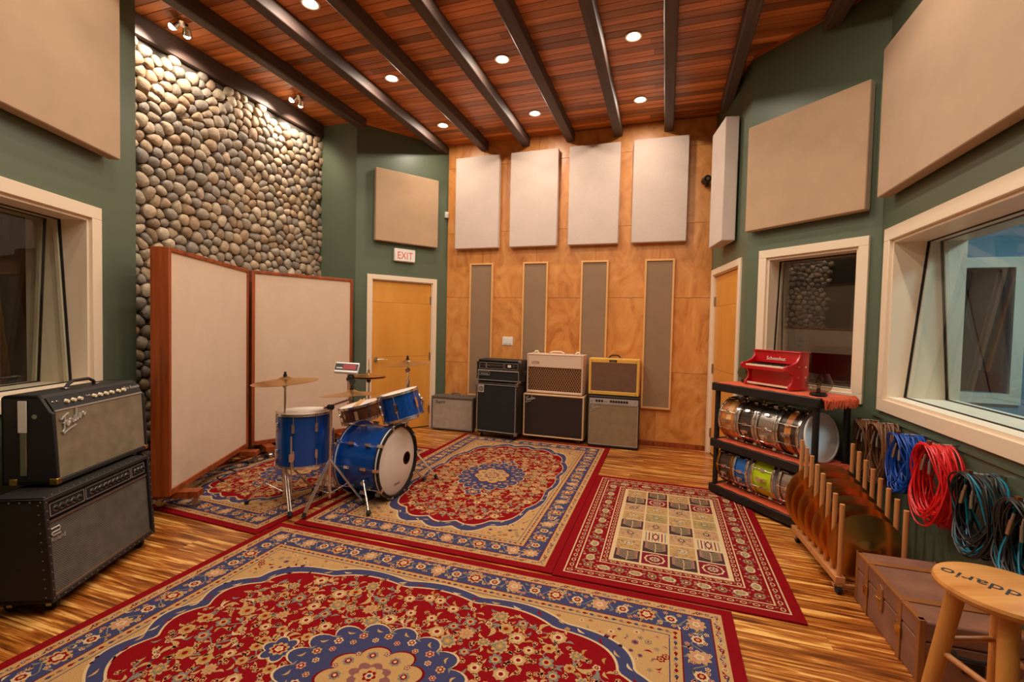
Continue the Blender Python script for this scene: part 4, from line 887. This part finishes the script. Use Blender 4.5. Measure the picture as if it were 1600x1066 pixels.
# bass drum: axis along +x, front head towards +x
r = E('bass_drum', 'blue sparkle bass drum with a white ported front head', 'drum', (-2.435, 3.265, .31), rot=(0, PI/2, 0))
R, D = .275, .36
O('shell', G().lathe([(R-.008, 0), (R, 0), (R, D), (R-.008, D), (R-.008, 0)], 64), 'blue', r)
HX, HY, HR, N = .015, .145, .052, 64; hv = []; hf = []
for k in range(N):
    t = 2*PI*k/N; c, q = math.cos(t), math.sin(t); hv += [(HX+HR*c, HY+HR*q, D+.012), ((R-.012)*c, (R-.012)*q, D+.012), ((R+.002)*c, (R+.002)*q, D+.004)]
for k in range(N):
    n_ = (k+1) % N; hf += [(3*k, 3*n_, 3*n_+1, 3*k+1), (3*k+1, 3*n_+1, 3*n_+2, 3*k+2)]
O('drum_head', G().add(hv, hf), 'head', r); O('shell_lining', G().lathe([(R-.0095, .002), (R-.0095, D-.002)], 64), 'oakshell', r); O('drum_head', G().lathe([(0, -.012), (R-.012, -.012), (R+.002, -.004)], 64), 'head', r)
for z, in ((D-.012,), (-.028,)):
    h = O('wood_hoop', G().lathe([(R+.002, z), (R+.022, z), (R+.022, z+.04), (R+.002, z+.04), (R+.002, z)], 64), 'black' if z > 0 else 'blue', r)
    O('hoop_inlay', G().lathe([(R+.0228, z+.014), (R+.0228, z+.026)], 64), 'headclear', h)
O('port_hole', G().lathe([(HR-.001, D+.010), (HR-.001, D+.0132), (HR+.003, D+.0132), (HR+.003, D+.012)], 40, (HX, HY, 0)), 'walnut', r)
text('head_logo', 'EVANS', .028, 'black', r, (.20, .0, D+.013), (0, 0, PI/2), 0, .0005, align='CENTER', label='small black logo print on the drum head')
lf = mesh('claw_lug', G().prism([(-.009, D-.13), (.009, D-.13), (.012, D-.08), (-.012, D-.08)], R, R+.026, 'y').cyl((0, R+.024, D-.13), (0, R+.024, D+.01), .0035, n=6).box(-.012, .012, R+.006, R+.032, D-.012, D+.032), 'chrome')
lb = mesh('claw_lug', G().prism([(-.012, .08), (.012, .08), (.009, .13), (-.009, .13)], R, R+.026, 'y').cyl((0, R+.024, -.01), (0, R+.024, .13), .0035, n=6).box(-.012, .012, R+.006, R+.032, -.03, .008), 'chrome')
for k in range(10): O('claw_lug', lf, None, r, rot=(0, 0, 2*PI*k/10)); O('claw_lug', lb, None, r, rot=(0, 0, 2*PI*k/10))
# spurs: local axes after rotation: x -> -z world, y -> y, z -> +x world
for s in (-1, 1):
    sp = O('spur', G().cyl((.10, s*(R-.01), D-.10), (.11, s*(R+.03), D-.10), .02, n=12).cyl((.09, s*(R+.02), D-.10), (.272, s*(R+.13), D+.03), .009, n=10), 'chrome', r)
    O('rubber_foot', G().cyl((.262, s*(R+.125), D+.025), (.285, s*(R+.135), D+.035), .014, .022, 10), 'rubber', sp)
def bl(x, y, z): return (-(z-.31), y-3.265, x+2.435)          # a point of the room in the drum's own frame
O('tom_mount', G().cyl(bl(-2.175, 3.365, .545), bl(-2.17, 3.375, .585), .024, n=14).tube([bl(-2.17, 3.375, .575), bl(-2.14, 3.46, .585), bl(-2.06, 3.575, .615), bl(-2.01, 3.575, .70), bl(-2.0, 3.568, .775)], .010, 8), 'chrome', r)
# rack tom
r = E('rack_tom', 'small blue rack tom mounted above the bass drum', 'drum', (-2.085, 3.395, .648), rot=mat_axis(0, (-.26, -.09, 1)))
drum(r, .165, .215, 'blue', 6)
tm = Matrix.Translation((-2.085, 3.395, .648)) @ mat_axis(0, (-.26, -.09, 1)).to_matrix().to_4x4(); a_ = Vector((-.26, -.09, 1)).normalized(); d_ = Vector((.5, .86, 0)); d_ = (d_-a_*d_.dot(a_)).normalized()
c_ = Vector((-2.085, 3.395, .648))+a_*.10; O('tom_bracket', G().cyl(c_+d_*.16, c_+d_*.182, .026, n=16).cyl(c_+d_*.175, c_+d_*.212, .015, n=12).xf(tm.inverted()), 'chrome', r)
# floor tom
r = E('floor_tom', 'deep blue floor tom on three chrome legs', 'drum', (-2.742, 2.963, .3095), rot=mat_axis(0, (-.02, .02, 1)))
drum(r, .203, .405, 'blue', 8)
for k in range(3):
    t = 2*PI*k/3-.95; c, s = math.cos(t), math.sin(t); rr = .228
    l = O('leg', G().tube([(rr*c, rr*s, .25), (rr*c, rr*s, -.18), (rr*1.12*c, rr*1.12*s, -.27)], .006, 8).box(rr*c-.016, rr*c+.016, rr*s-.016, rr*s+.016, .06, .12), 'chrome', r)
    O('rubber_foot', G().cyl((rr*1.11*c, rr*1.11*s, -.262), (rr*1.13*c, rr*1.13*s, -.29), .013, n=10), 'rubber', l)
# snare on its stand
sn = mat_axis(0, (-.22, -.10, 1))
r = E('snare_drum', 'brown wooden snare drum with chrome lugs, on a basket stand', 'drum', (-2.665, 3.62, .548), rot=sn)
drum(r, .178, .135, 'walnut', 10, lug='short')
O('strainer', G().box(.178, .20, -.015, .015, .02, .10), 'chrome', r)
def tripod(r, z, spread, rot, h0=.30, n=3, mat='chrome'):
    for k in range(n):
        t = rot+2*PI*k/3; c, s = math.cos(t), math.sin(t); px, py = -s*.008, c*.008
        l = O('leg', G().cyl((px, py, h0), (spread*c+px, spread*s+py, .02), .006, n=8).cyl((-px, -py, h0), (spread*c-px, spread*s-py, .02), .006, n=8), mat, r)
        O('rubber_foot', G().cyl((spread*.97*c, spread*.97*s, .03), (spread*1.03*c, spread*1.03*s, 0), .014, .016, 10), 'rubber', l)
        O('strut', G().cyl((0, 0, .09), (spread*.55*c, spread*.55*s, .02+(1-.55)*(h0-.02)), .004, n=6), mat, l)
def cymbal(r, z, R, rot=(0, 0, 0), mat='bronze', at=(0, 0)):
    O('cymbal', G().lathe([(.006, .030), (.03, .026), (.05, .014), (.065, .010), (R*.7, -.002), (R, -.014), (R, -.0155), (R*.7, -.0035), (.065, .008), (.05, .012), (.03, .024), (.006, .028)], 56), mat, r, loc=(at[0], at[1], z), rot=rot)
def felt(r, z, at=(0, 0)): O('felt_nut', G().cyl((at[0], at[1], z+.028), (at[0], at[1], z+.045), .014, n=12).cyl((at[0], at[1], z+.045), (at[0], at[1], z+.065), .009, n=10), 'black', r)
SST = Vector((-2.64, 3.63, .0195)); r = E('snare_stand', 'chrome basket stand under the brown snare drum', 'stand', SST); tripod(r, .3, .24, 0, .22)
snm = Matrix.Translation((-2.665, 3.62, .548)) @ mat_axis(0, (-.22, -.10, 1)).to_matrix().to_4x4()
def sloc(x, y, z): return tuple(snm @ Vector((x, y, z))-SST)
O('pole', G().cyl((0, 0, .05), sloc(0, 0, -.055), .011, n=10), 'chrome', r)
for k in (1.5, 4.5, 8.5): t = 2*PI*k/10; c, q = math.cos(t), math.sin(t); O('basket_arm', G().tube([sloc(0, 0, -.05), sloc(.12*c, .12*q, -.022), sloc(.185*c, .185*q, -.0145), sloc(.199*c, .199*q, -.008), sloc(.2*c, .2*q, .03)], .006, 6), 'chrome', r)
# cymbal stand before the floor tom
r = E('cymbal_stand', 'chrome stand with a level crash cymbal in front of the floor tom', 'stand', (-2.775, 2.80, .0195))
tripod(r, 0, .28, -.66, .34); O('pole', G().cyl((0, 0, .06), (0, 0, .62), .0125, n=12).cyl((0, 0, .60), (0, 0, .93), .009, n=12).cyl((0, 0, .52), (0, 0, .57), .02, n=12), 'chrome', r); O('wing_nut', G().box(.012, .045, -.005, .005, .55, .575), 'chrome', r)
O('tilter', G().cyl((0, -.012, .925), (0, .012, .925), .016, n=12).cyl((0, 0, .925), (0, 0, 1.01), .005, n=8), 'steel', r); cymbal(r, .965, .238, (.05, -.05, 0)); felt(r, .965)
# ride on a boom
r = E('cymbal_stand', 'boom stand beside the floor tom holding a thin ride cymbal', 'stand', (-2.43, 2.90, .0195))
tripod(r, 0, .25, .46, .36); O('pole', G().cyl((0, 0, .06), (0, 0, .76), .0125, n=12), 'chrome', r); O('boom_joint', G().cyl((-.02, 0, .765), (.02, 0, .765), .02, n=12), 'blackp', r)
O('boom_arm', G().cyl((-.04, -.03, .758), (.02, .23, .80), .008, n=10), 'chrome', r); O('tilter', G().cyl((.02, .225, .79), (.02, .225, .875), .006, n=8), 'chrome', r); cymbal(r, .845, .25, (-.06, -.09, 0), 'bronze', (.02, .225)); felt(r, .845, (.02, .225))
# hi-hat
r = E('hi_hat_stand', 'hi-hat with a pair of cymbals on a chrome stand', 'stand', (-2.93, 4.07, .0195)); tripod(r, 0, .24, .8, .28)
O('pole', G().cyl((0, 0, .05), (0, 0, .82), .0115, n=12).cyl((0, 0, .82), (0, 0, 1.04), .0035, n=8), 'chrome', r); O('cup', G().cyl((0, 0, .80), (0, 0, .835), .018, .028, 14), 'blackp', r); O('clutch', G().cyl((0, 0, .885), (0, 0, .935), .012, n=10), 'steel', r)
cymbal(r, .868, .178); O('cymbal', G().lathe([(.006, -.030), (.03, -.026), (.05, -.014), (.178, .012), (.178, .0105), (.05, -.0155), (.03, -.028)], 48), 'bronze', r, loc=(0, 0, .857))
O('pedal', G().box(-.045, .045, -.30, -.04, .02, .035), 'steel', r, bev=.004)
# crash behind the rack tom
r = E('cymbal_stand', 'crash cymbal stand rising behind the rack tom', 'stand', (-2.25, 3.72, .0195)); tripod(r, 0, .28, .2, .32)
O('pole', G().cyl((0, 0, .05), (0, 0, .78), .014, n=12).cyl((0, 0, .76), (0, 0, .90), .018, n=12).cyl((0, 0, .9), (.005, -.01, 1.0), .009, n=10), 'chrome', r); O('tilter', G().cyl((-.012, -.01, .985), (.02, -.01, 1.0), .018, n=12).cyl((.005, -.012, .99), (0, -.02, 1.09), .006, n=8), 'steel', r)
cymbal(r, 1.062, .212, (.05, -.07, 0), 'bronze', (.003, -.015)); felt(r, 1.062, (.003, -.015))
# trigger module on its clamp stand
r = E('drum_module', 'small grey electronic drum module with red display on a clamp', 'electronics', (-2.90, 3.70, .013))
O('stand_pole', G().cyl((0, 0, 0), (0, 0, 1.0), .008, n=10), 'chrome', r); O('base', G().lathe([(0, .014), (.10, .012), (.11, 0)], 24), 'blackp', r)
O('clamp', G().sph((.05, -.02, .90), .035, 12, 8).cyl((0, 0, .88), (.06, -.02, .89), .02, n=10).cyl((.09, -.05, .865), (.05, -.02, .88), .03, .022, 14), 'blackp', r)
q = Matrix.Translation((.02, -.04, .99)) @ Matrix.Rotation(.35, 4, 'Z') @ Matrix.Rotation(.9, 4, 'X') @ Matrix.Rotation(.08, 4, 'Y')
b = O('housing', G().box(-.11, .11, -.058, .058, -.018, .018).xf(q), 'alu', r, bev=.006); O('faceplate', G().box(-.105, .105, -.035, .038, .018, .0205).xf(q), 'blackp', b); O('display', G().box(-.03, .085, -.028, .03, .0205, .0225).xf(q), 'redlabel', b)
for k in range(4): O('button', G().box(-.09+k*.014, -.08+k*.014, -.02, -.008, .0205, .024).xf(q), 'white', b)
# sticks on the snare
qs = Matrix.Translation((-2.665, 3.62, .548)) @ mat_axis(0, (-.22, -.10, 1)).to_matrix().to_4x4()
for k, yy in enumerate((-.02, .012)):
    s_ = O('drumstick', G().tube([(-.18, yy, .153), (.12, yy+.01, .151), (.185, yy+.012, .150), (.205, yy+.0125, .150), (.215, yy+.013, .150)], [.0072, .0072, .0045, .0055, .003], 8).xf(qs), 'sticks'); tag(s_, 'pale wooden drumstick lying across the snare drum head', 'drumstick', 'drumsticks on the snare')
r = E('bass_pedal', 'chrome pedal standing behind the bass drum', 'pedal', (-2.60, 3.265, .014), PI/2)
O('footboard', G().prism([(-.0, .02), (.24, .075), (.24, .083), (0, .028)], -.04, .04, 'y').xf(Matrix.Rotation(PI/2, 4, 'Z')), 'steel', r); O('base_plate', G().box(-.05, .05, -.06, .26, 0, .012), 'steel', r); O('post', G().cyl((-.05, -.03, 0), (-.05, -.03, .17), .009).cyl((.05, -.03, 0), (.05, -.03, .17), .009).cyl((-.05, -.03, .165), (.05, -.03, .165), .008), 'chrome', r); O('beater', G().cyl((0, -.03, .165), (0, .05, .29), .005).cyl((0, .04, .29), (0, .08, .275), .025, n=14), 'steel', r)

# ---------------------------------------------------------------- shelf with snares, toy piano and lamps
SH = (.41, 4.40, .0115); SRZ = math.atan2(-.766, .643)
r = E('shelf_unit', 'black plastic three-tier shelf unit holding snare drums', 'shelf', SH, SRZ)
SL_, SD = .95, .40; tiers = (.075, .475, .97)
for z in tiers:
    s_ = O('shelf_board', G().box(0, SL_, 0, SD, z-.018, z), 'blackp', r, bev=.006); O('shelf_lip', G().box(0, SL_, -.006, .012, z-.065, z+.004), 'blackp', s_, bev=.006); O('shelf_lip', G().box(0, SL_, SD-.012, SD+.006, z-.065, z+.004), 'blackp', s_, bev=.006)
    O('shelf_lip', G().box(-.006, .012, 0, SD, z-.065, z+.004), 'blackp', s_, bev=.006); O('shelf_lip', G().box(SL_-.012, SL_+.006, 0, SD, z-.065, z+.004), 'blackp', s_, bev=.006)
for x in (.035, SL_-.035):
    for y in (.035, SD-.035): O('post', G().cyl((x, y, 0), (x, y, .93), .022, n=16), 'blackp', r)
SM = Matrix.Translation(SH) @ Matrix.Rotation(SRZ, 4, 'Z')
for k, z in enumerate(tiers):
    rr = E('cloth_runner', ['orange cloth on the bottom shelf under the lime snare', 'orange cloth on the middle shelf under the wooden snares', 'orange fringed cloth on the top shelf under the toy piano'][k], 'cloth', SH, SRZ)
    def strip(pts, y0, y1):
        g = G()
        for (xa, za), (xb, zb) in zip(pts, pts[1:]):
            g.add([(xa, y0, za), (xb, y0, zb), (xb, y1, zb), (xa, y1, za), (xa, y0, za-.004), (xb, y0, zb-.004), (xb, y1, zb-.004), (xa, y1, za-.004)], [(0, 1, 2, 3), (4, 7, 6, 5), (0, 4, 5, 1), (2, 6, 7, 3), (1, 5, 6, 2), (3, 7, 4, 0)])
        return g
    def wav(xa, xb, n): return [(xa+(xb-xa)*i/n, z+.006+.002*math.sin(i*1.7+k)) for i in range(n+1)]
    hang = [(SL_-.012, z+.009), (SL_+.009, z+.010), (SL_+.016, z-.006)]
    # between the posts the cloth has the full depth; past them it is narrower and hangs over the end lip
    g = strip(wav(.06, SL_-.06, 22), .016, SD-.016) if k < 2 else strip(wav(.03, SL_-.03, 24)+hang, .02, SD-.02)
    y0, y1 = (.062, SD-.062) if k < 2 else (.02, SD-.02)
    if k == 1: g.join(strip(wav(SL_-.06, SL_-.025, 2)+hang, y0, y1))
    c = O('cloth', g, 'orange', rr)
    if k:
        g = G(); x1 = SL_+.0145; nf = 46 if k == 2 else 34
        for i in range(nf): yy = y0+.004+(y1-y0-.008)*i/(nf-1); L = random.uniform(.05, .075); g.tube([(x1, yy, z+.002), (x1+.010+random.uniform(0, .012), yy+random.uniform(-.008, .008), z-.012), (x1+.008+random.uniform(0, .012), yy+random.uniform(-.012, .012), z-L)], [.005, .0055, .004], 5)
        O('fringe', g, 'orange', c, kind='stuff')
def lying(name, label, x, y, z, R, D, **k):
    p = SM @ Vector((x, y, z+R+.018)); rr = E(name, label, 'drum', p, group='snare drums lying on the shelf'); rr.rotation_euler = (Matrix.Rotation(SRZ, 4, 'Z') @ Matrix.Rotation(PI/2, 4, 'Y') @ Matrix.Rotation(PI/10 if k['nl'] == 10 else 0, 4, 'Z')).to_euler()
    drum(rr, R, D, **k); O('strainer', G().box(-.011, .011, -R-.022, -R, D*.28, D*.72).box(-.006, .02, -R-.034, -R-.02, D*.42, D*.58), 'chrome', rr)
Rr = .174
lying('snare_drum', 'honey oak snare drum lying at the door end of the middle shelf', .072, .2, tiers[1], Rr, .165, shell='oakshell', nl=8, lug='short', head='headclear', band=('framew', .42, .72))
lying('snare_drum', 'dark metal snare drum lying on the middle shelf', .262, .2, tiers[1], Rr, .15, shell='darkshell', nl=10, lug='short', head='headclear')
lying('snare_drum', 'plain steel snare drum lying on the middle shelf', .437, .2, tiers[1], Rr, .16, shell='steel', nl=10, lug='short', head='headclear')
lying('snare_drum', 'dark wooden snare drum with an oak stripe and white head', .622, .2, tiers[1], Rr, .17, shell='darkshell', nl=8, lug='short', head='headclear', band=('oakshell', .35, .65))
tag(O('drum_head_disc', G().lathe([(0, .004), (Rr-.006, .004), (Rr+.006, -.004), (Rr+.008, .01), (Rr-.004, .012), (Rr-.006, .006), (0, .006)], 48), 'discwhite', loc=SM @ Vector((.842, .205, tiers[1]+Rr+.014)), rot=(Matrix.Rotation(SRZ, 4, 'Z') @ Matrix.Rotation(PI/2-.15, 4, 'Y')).to_euler()), 'pale silver drum head leaning at the end of the middle shelf', 'drum head')
lying('snare_drum', 'dark snare drum with brass hoops lying on the bottom shelf', .072, .2, tiers[0], Rr, .14, shell='darkshell', nl=10, lug='short', head='headclear', hoop='brass')
lying('snare_drum', 'bright blue snare drum lying on the bottom shelf', .240, .2, tiers[0], Rr, .13, shell='bluewrap', nl=10, lug='long', head='headclear')
lying('snare_drum', 'lime yellow snare drum lying on the bottom shelf', .415, .2, tiers[0], Rr, .19, shell='lime', nl=8, lug='short', head='headclear')
lying('snare_drum', 'hammered silver snare drum lying on the bottom shelf', .655, .2, tiers[0], Rr, .17, shell='hammered', nl=10, lug='short', head='headclear')
# toy piano
pz = tiers[2]+.012
r = E('toy_piano', 'red toy piano with ivory keys on the top shelf', 'toy piano', SM @ Vector((.20, .10, pz)), SRZ-.06)
w_, d_, h_ = .44, .235, .285
side = [(.06, 0), (.235, 0), (.235, h_), (.145, h_), (.135, .245), (.11, .215), (.06, .195), (.015, .19), (0, .175), (.0, .150), (.02, .140), (.06, .128), (.082, .10), (.075, .06), (.045, .03), (.04, 0)]
for x in (0, w_-.018): O('side_panel', G().prism(side, x, x+.018, 'x'), 'redpaint', r, bev=.002)
O('lid', G().box(-.008, w_+.008, .135, .24, h_, h_+.012), 'redpaint', r, bev=.003); O('upper_front', G().box(.018, w_-.018, .145, .155, .195, h_), 'redpaint', r); O('lower_front', G().box(.018, w_-.018, .095, .105, .01, .15), 'redpaint', r)
kb = O('key_bed', G().box(.018, w_-.018, .005, .15, .140, .165), 'redpaint', r, bev=.002); O('back_panel', G().box(.018, w_-.018, .225, .235, 0, h_), 'redpaint', r); O('stretcher', G().box(.018, w_-.018, .06, .075, .012, .026), 'ivory', r)
for k in range(18):
    x = .04+k*.02; O('white_key', G().box(x+.0006, x+.0194, .018, .12, .166, .177), 'ivory', kb, smooth=False)
    if k % 7 not in (2, 6) and k < 17: O('black_key', G().box(x+.014, x+.026, .06, .125, .176, .187), 'black', kb, smooth=False)
text('logo', 'Schoenhut', .042, 'white', r, (w_/2, .144, .218), FRONT, 0, .0006, align='CENTER', label='white old-style lettering')
for zz in (.18, .10):
    for yy in (.13, .2): O('screw_cap', G().cyl((w_, yy, zz), (w_+.003, yy, zz), .007, n=10), 'chrome', r)
def globe(label, x, y):
    rr = E('table_lamp', label, 'lamp', SM @ Vector((x, y, pz)), 0); s = .86
    O('base', G().lathe([(0, .016), (.05, .016), (.055, .012), (.055, 0)], 24), 'blackp', rr); O('socket', G().cyl((0, 0, .016), (0, 0, .05), .013, n=14), 'blackp', rr)
    O('glass_shade', G().lathe([(.045, .016), (.075, .045), (.086, .075), (.08, .105), (.062, .15), (.06, .156)], 32), 'lampglass', rr)
    b = O('bulb', G().lathe([(.010, .05), (.012, .06), (.021, .09), (.021, .105), (.012, .125), (0, .13)], 16), 'lampglass', rr); O('filament', G().tube([(.008*math.cos(t*1.3), .008*math.sin(t*1.3), .06+t*.004) for t in range(14)], .0012, 5), 'filament', b)
globe('smoked glass bulb lamp standing at the drum-cymbal end of the shelf', .865, .12); globe('smoked glass bulb lamp standing behind the toy piano, at the door', .10, .305)

# ---------------------------------------------------------------- cymbal cart
r = E('cymbal_cart', 'wooden rolling rack with dowels for storing cymbals', 'rack', (.955, 2.95, 0), math.radians(4.5))
LC = .68
for x in (0, .30):
    O('rail', G().box(x-.025, x+.025, -.018, LC, .065, .10), 'dowel', r, bev=.003)
for y in (0, LC-.08): O('cross_bar', G().box(-.02, .32, y+.01, y+.035, .03, .045).box(-.01, .01, y+.015, y+.03, .045, .066).box(.29, .31, y+.015, y+.03, .045, .066), 'dowel', r)
ys = [.0+k*.088 for k in range(8)]; hs = [.50+k*.030 for k in range(8)]
for x in (0, .30):
    for y, hh in zip(ys, hs): O('dowel', G().cyl((x, y, .10), (x, y, hh), .0125, n=14), 'dowel', r)
    for y in (.0, LC-.05): c = O('caster', G().box(x-.014, x+.014, y-.014, y+.014, .045, .066), 'steel', r); O('wheel', G().cyl((x-.011, y, .024), (x+.011, y, .024), .024, n=16), 'rubber', c)
CM = Matrix.Translation((.955, 2.95, 0)) @ Matrix.Rotation(math.radians(4.5), 4, 'Z')
for k in range(7):
    R = .19+k*.010; yy = ys[k]+.044; zc = .10+math.sqrt(R*R-.125**2); o = O('cymbal', G().lathe([(.006, .030), (.03, .026), (.05, .014), (.065, .010), (R*.7, -.002), (R, -.014), (R, -.0155), (R*.7, -.0035), (.065, .008), (.05, .012), (.006, .028)], 64), 'bronzed' if k % 2 else 'bronze', loc=CM @ Vector((.15, yy, zc)), rot=(Matrix.Rotation(math.radians(4.5), 4, 'Z') @ Matrix.Rotation(PI/2-.055, 4, 'X')).to_euler())
    tag(o, 'small bronze cymbal at the trunk end of the wooden rack' if k == 0 else 'bronze cymbal standing on edge between dowels in the wooden rack', 'cymbal', 'cymbals in the wooden rack')

# ---------------------------------------------------------------- leather trunk
r = E('leather_trunk', 'brown suede trunk with tan straps and brass hasps by the wall', 'trunk', (1.035, 2.30, 0), PI/2+.02)
# local x along the wall (towards the far end), local -y... faces the room at +y side mirrored: build with y<0 towards the wall
w_, d_, h_ = .62, .36, .265; sp_ = .175
body = O('body', G().box(0, w_, -d_, 0, 0, sp_), 'leather', r, bev=.006); lid = O('lid', G().box(-.002, w_+.002, -d_-.002, .002, sp_+.003, h_), 'leather', r, bev=.01)
for x in (.14, .47):
    O('strap', G().box(x, x+.035, 0, .006, .0, h_).box(x, x+.035, -d_-.006, .006, h_, h_+.006).box(x, x+.035, -d_-.006, -d_, 0, h_), 'strap', r, bev=.002); O('buckle', G().box(x-.006, x+.041, .005, .010, .10, .15), 'brass', r, bev=.002)
for x in (.31,): O('hasp', G().prism([(x, .11), (x+.05, .11), (x+.055, .15), (x+.05, .22), (x+.025, .235), (x, .22), (x-.005, .15)], .0, .008, 'y'), 'strap', r, bev=.002); O('hasp_pin', G().cyl((x+.01, .006, .165), (x+.04, .016, .165), .005), 'brass', r)
for x in (0, w_-.02):
    for yy in (-.018, -d_+.0): O('edge_binding', G().box(x-.003, x+.023, yy-.003, yy+.021, 0, h_+.003), 'strap', r, bev=.002)
O('edge_binding', G().box(0, w_, -.02, .004, h_-.012, h_+.003), 'strap', r, bev=.002); O('edge_binding', G().box(0, w_, -d_-.004, -d_+.02, h_-.012, h_+.003), 'strap', r, bev=.002)
O('end_handle', G().tube([(-.004, -.25, .16), (-.02, -.24, .15), (-.022, -.18, .145), (-.02, -.12, .15), (-.004, -.11, .16)], .008, 8), 'black', r); O('end_plate', G().box(-.006, -.002, -.215, -.145, .08, .125), 'black', r)

# ---------------------------------------------------------------- stool
ST = (1.02, 1.80, .003)
r = E('bar_stool', 'round oak stool with black lettering on its seat', 'stool', ST, math.radians(20))
zs_ = .665; Rs = .172
O('seat', G().lathe([(0, zs_-.034), (Rs-.02, zs_-.034), (Rs-.004, zs_-.024), (Rs, zs_-.012), (Rs-.004, zs_-.003), (Rs-.014, zs_), (0, zs_)], 48), 'maplex', r)
for k in range(4):
    t = PI/4+k*PI/2; c, s = math.cos(t), math.sin(t); O('leg', G().cyl((.105*c, .105*s, zs_-.03), (.20*c, .20*s, 0), .025, .021, 14), 'maple', r)
def lp(k, z): t = PI/4+k*PI/2; f = .105+(.20-.105)*(1-z/(zs_-.03)); return (f*math.cos(t), f*math.sin(t), z)
for k in range(4):
    for z in ((.40, .17) if k % 2 else (.44, .21)): O('rung', G().cyl(lp(k, z), lp((k+1) % 4, z), .0095, n=10), 'dowel', r)
text('seat_lettering', "D'Addario", .072, 'black', r, (0, 0, zs_+.0005), (0, 0, PI+math.radians(-58)), 0, .0006, align='CENTER', label='black printed lettering')

# ---------------------------------------------------------------- cables on the wall
def coil(label, y, z, ry, rz_, mats, nl, off, seed, tilt=0):
    rn = random.Random(seed); r = E('cable_coil', label, 'cable', (1.465, y, z), 0, None)
    gs = {}
    for k in range(nl):
        g = gs.setdefault(mats[k % len(mats)], G()); a, b = ry*rn.uniform(.80, 1.06), rz_*rn.uniform(.84, 1.08); x0 = -off+rn.uniform(-.045, .03); dy = rn.uniform(-.02, .02); ph = rn.uniform(-.12, .12); lean = rn.uniform(-.05, .05)
        pts = []
        for i in range(30):
            t = 2*PI*i/30; yy, zz = a*math.sin(t), b*math.cos(t); yy, zz = yy*math.cos(ph)-zz*math.sin(ph), yy*math.sin(ph)+zz*math.cos(ph)
            pts.append((max(-.155, min(-.018, x0+.012*math.sin(2*t+k)+lean*math.cos(t))), dy+yy, -rz_+zz+(rz_-b)*.8))
        g.tube(pts, .0040, 5, True)
    for mt, g in gs.items(): O('cable_loops', g, mt, r)
    O('hook', G().tube([(0, 0, .0), (-.12, 0, .0), (-.13, 0, .012)], .006, 6), 'steel', r); O('hook_block', G().box(-.138, -.122, -.010, .010, -.002, .016), 'walnut', r)
    O('tie_wrap', G().tube([(-off, -.02+.018*math.cos(t*PI/5), -.02+.022*math.sin(t*PI/5)) for t in range(10)], .007, 5, True), 'black', r)
    for s in (-1, 1):
        c = O('plug', G().cyl((-off-.05, s*.03, -.09), (-off-.055, s*.04, -.15), .009, n=12).cyl((-off-.045, s*.028, -.06), (-off-.05, s*.03, -.09), .006, n=8), 'steel', r)
coil('brown cable coil hanging nearest the black shelf', 3.875, .83, .09, .20, ['cbrown'], 36, .07, 1)
coil('brown cable coil hanging beside the blue coil', 3.62, .855, .105, .19, ['cbrown'], 36, .075, 2)
coil('blue cable coil on the green wall', 3.305, .85, .125, .165, ['cblue'], 40, .08, 3)
coil('red cable coil, the largest on the green wall', 2.97, .87, .145, .205, ['cred'], 42, .085, 4)
coil('black and teal cable coil hanging beside the red coil', 2.63, .815, .13, .18, ['cblack', 'cteal', 'cblack', 'cblack'], 42, .08, 5)
coil('dark black and teal cable coil hanging above the stool', 2.32, .80, .12, .18, ['cblack', 'cblack', 'cteal', 'cblack'], 42, .08, 6)

# black cable lying along the foot of the screens
rn = random.Random(5); pts = []
for i in range(40):
    t = i/39; x = -3.55-.35*math.sin(t*PI)+.25*t; y = 2.95+1.35*t; pts.append((x+.05*math.sin(i*1.1)-.12, y+.03*math.cos(i*.9), .0175))
tag(O('floor_cable', G().tube(pts, .005, 6), 'cblack'), 'thin black cable winding over the rug by the fabric screens', 'cable')
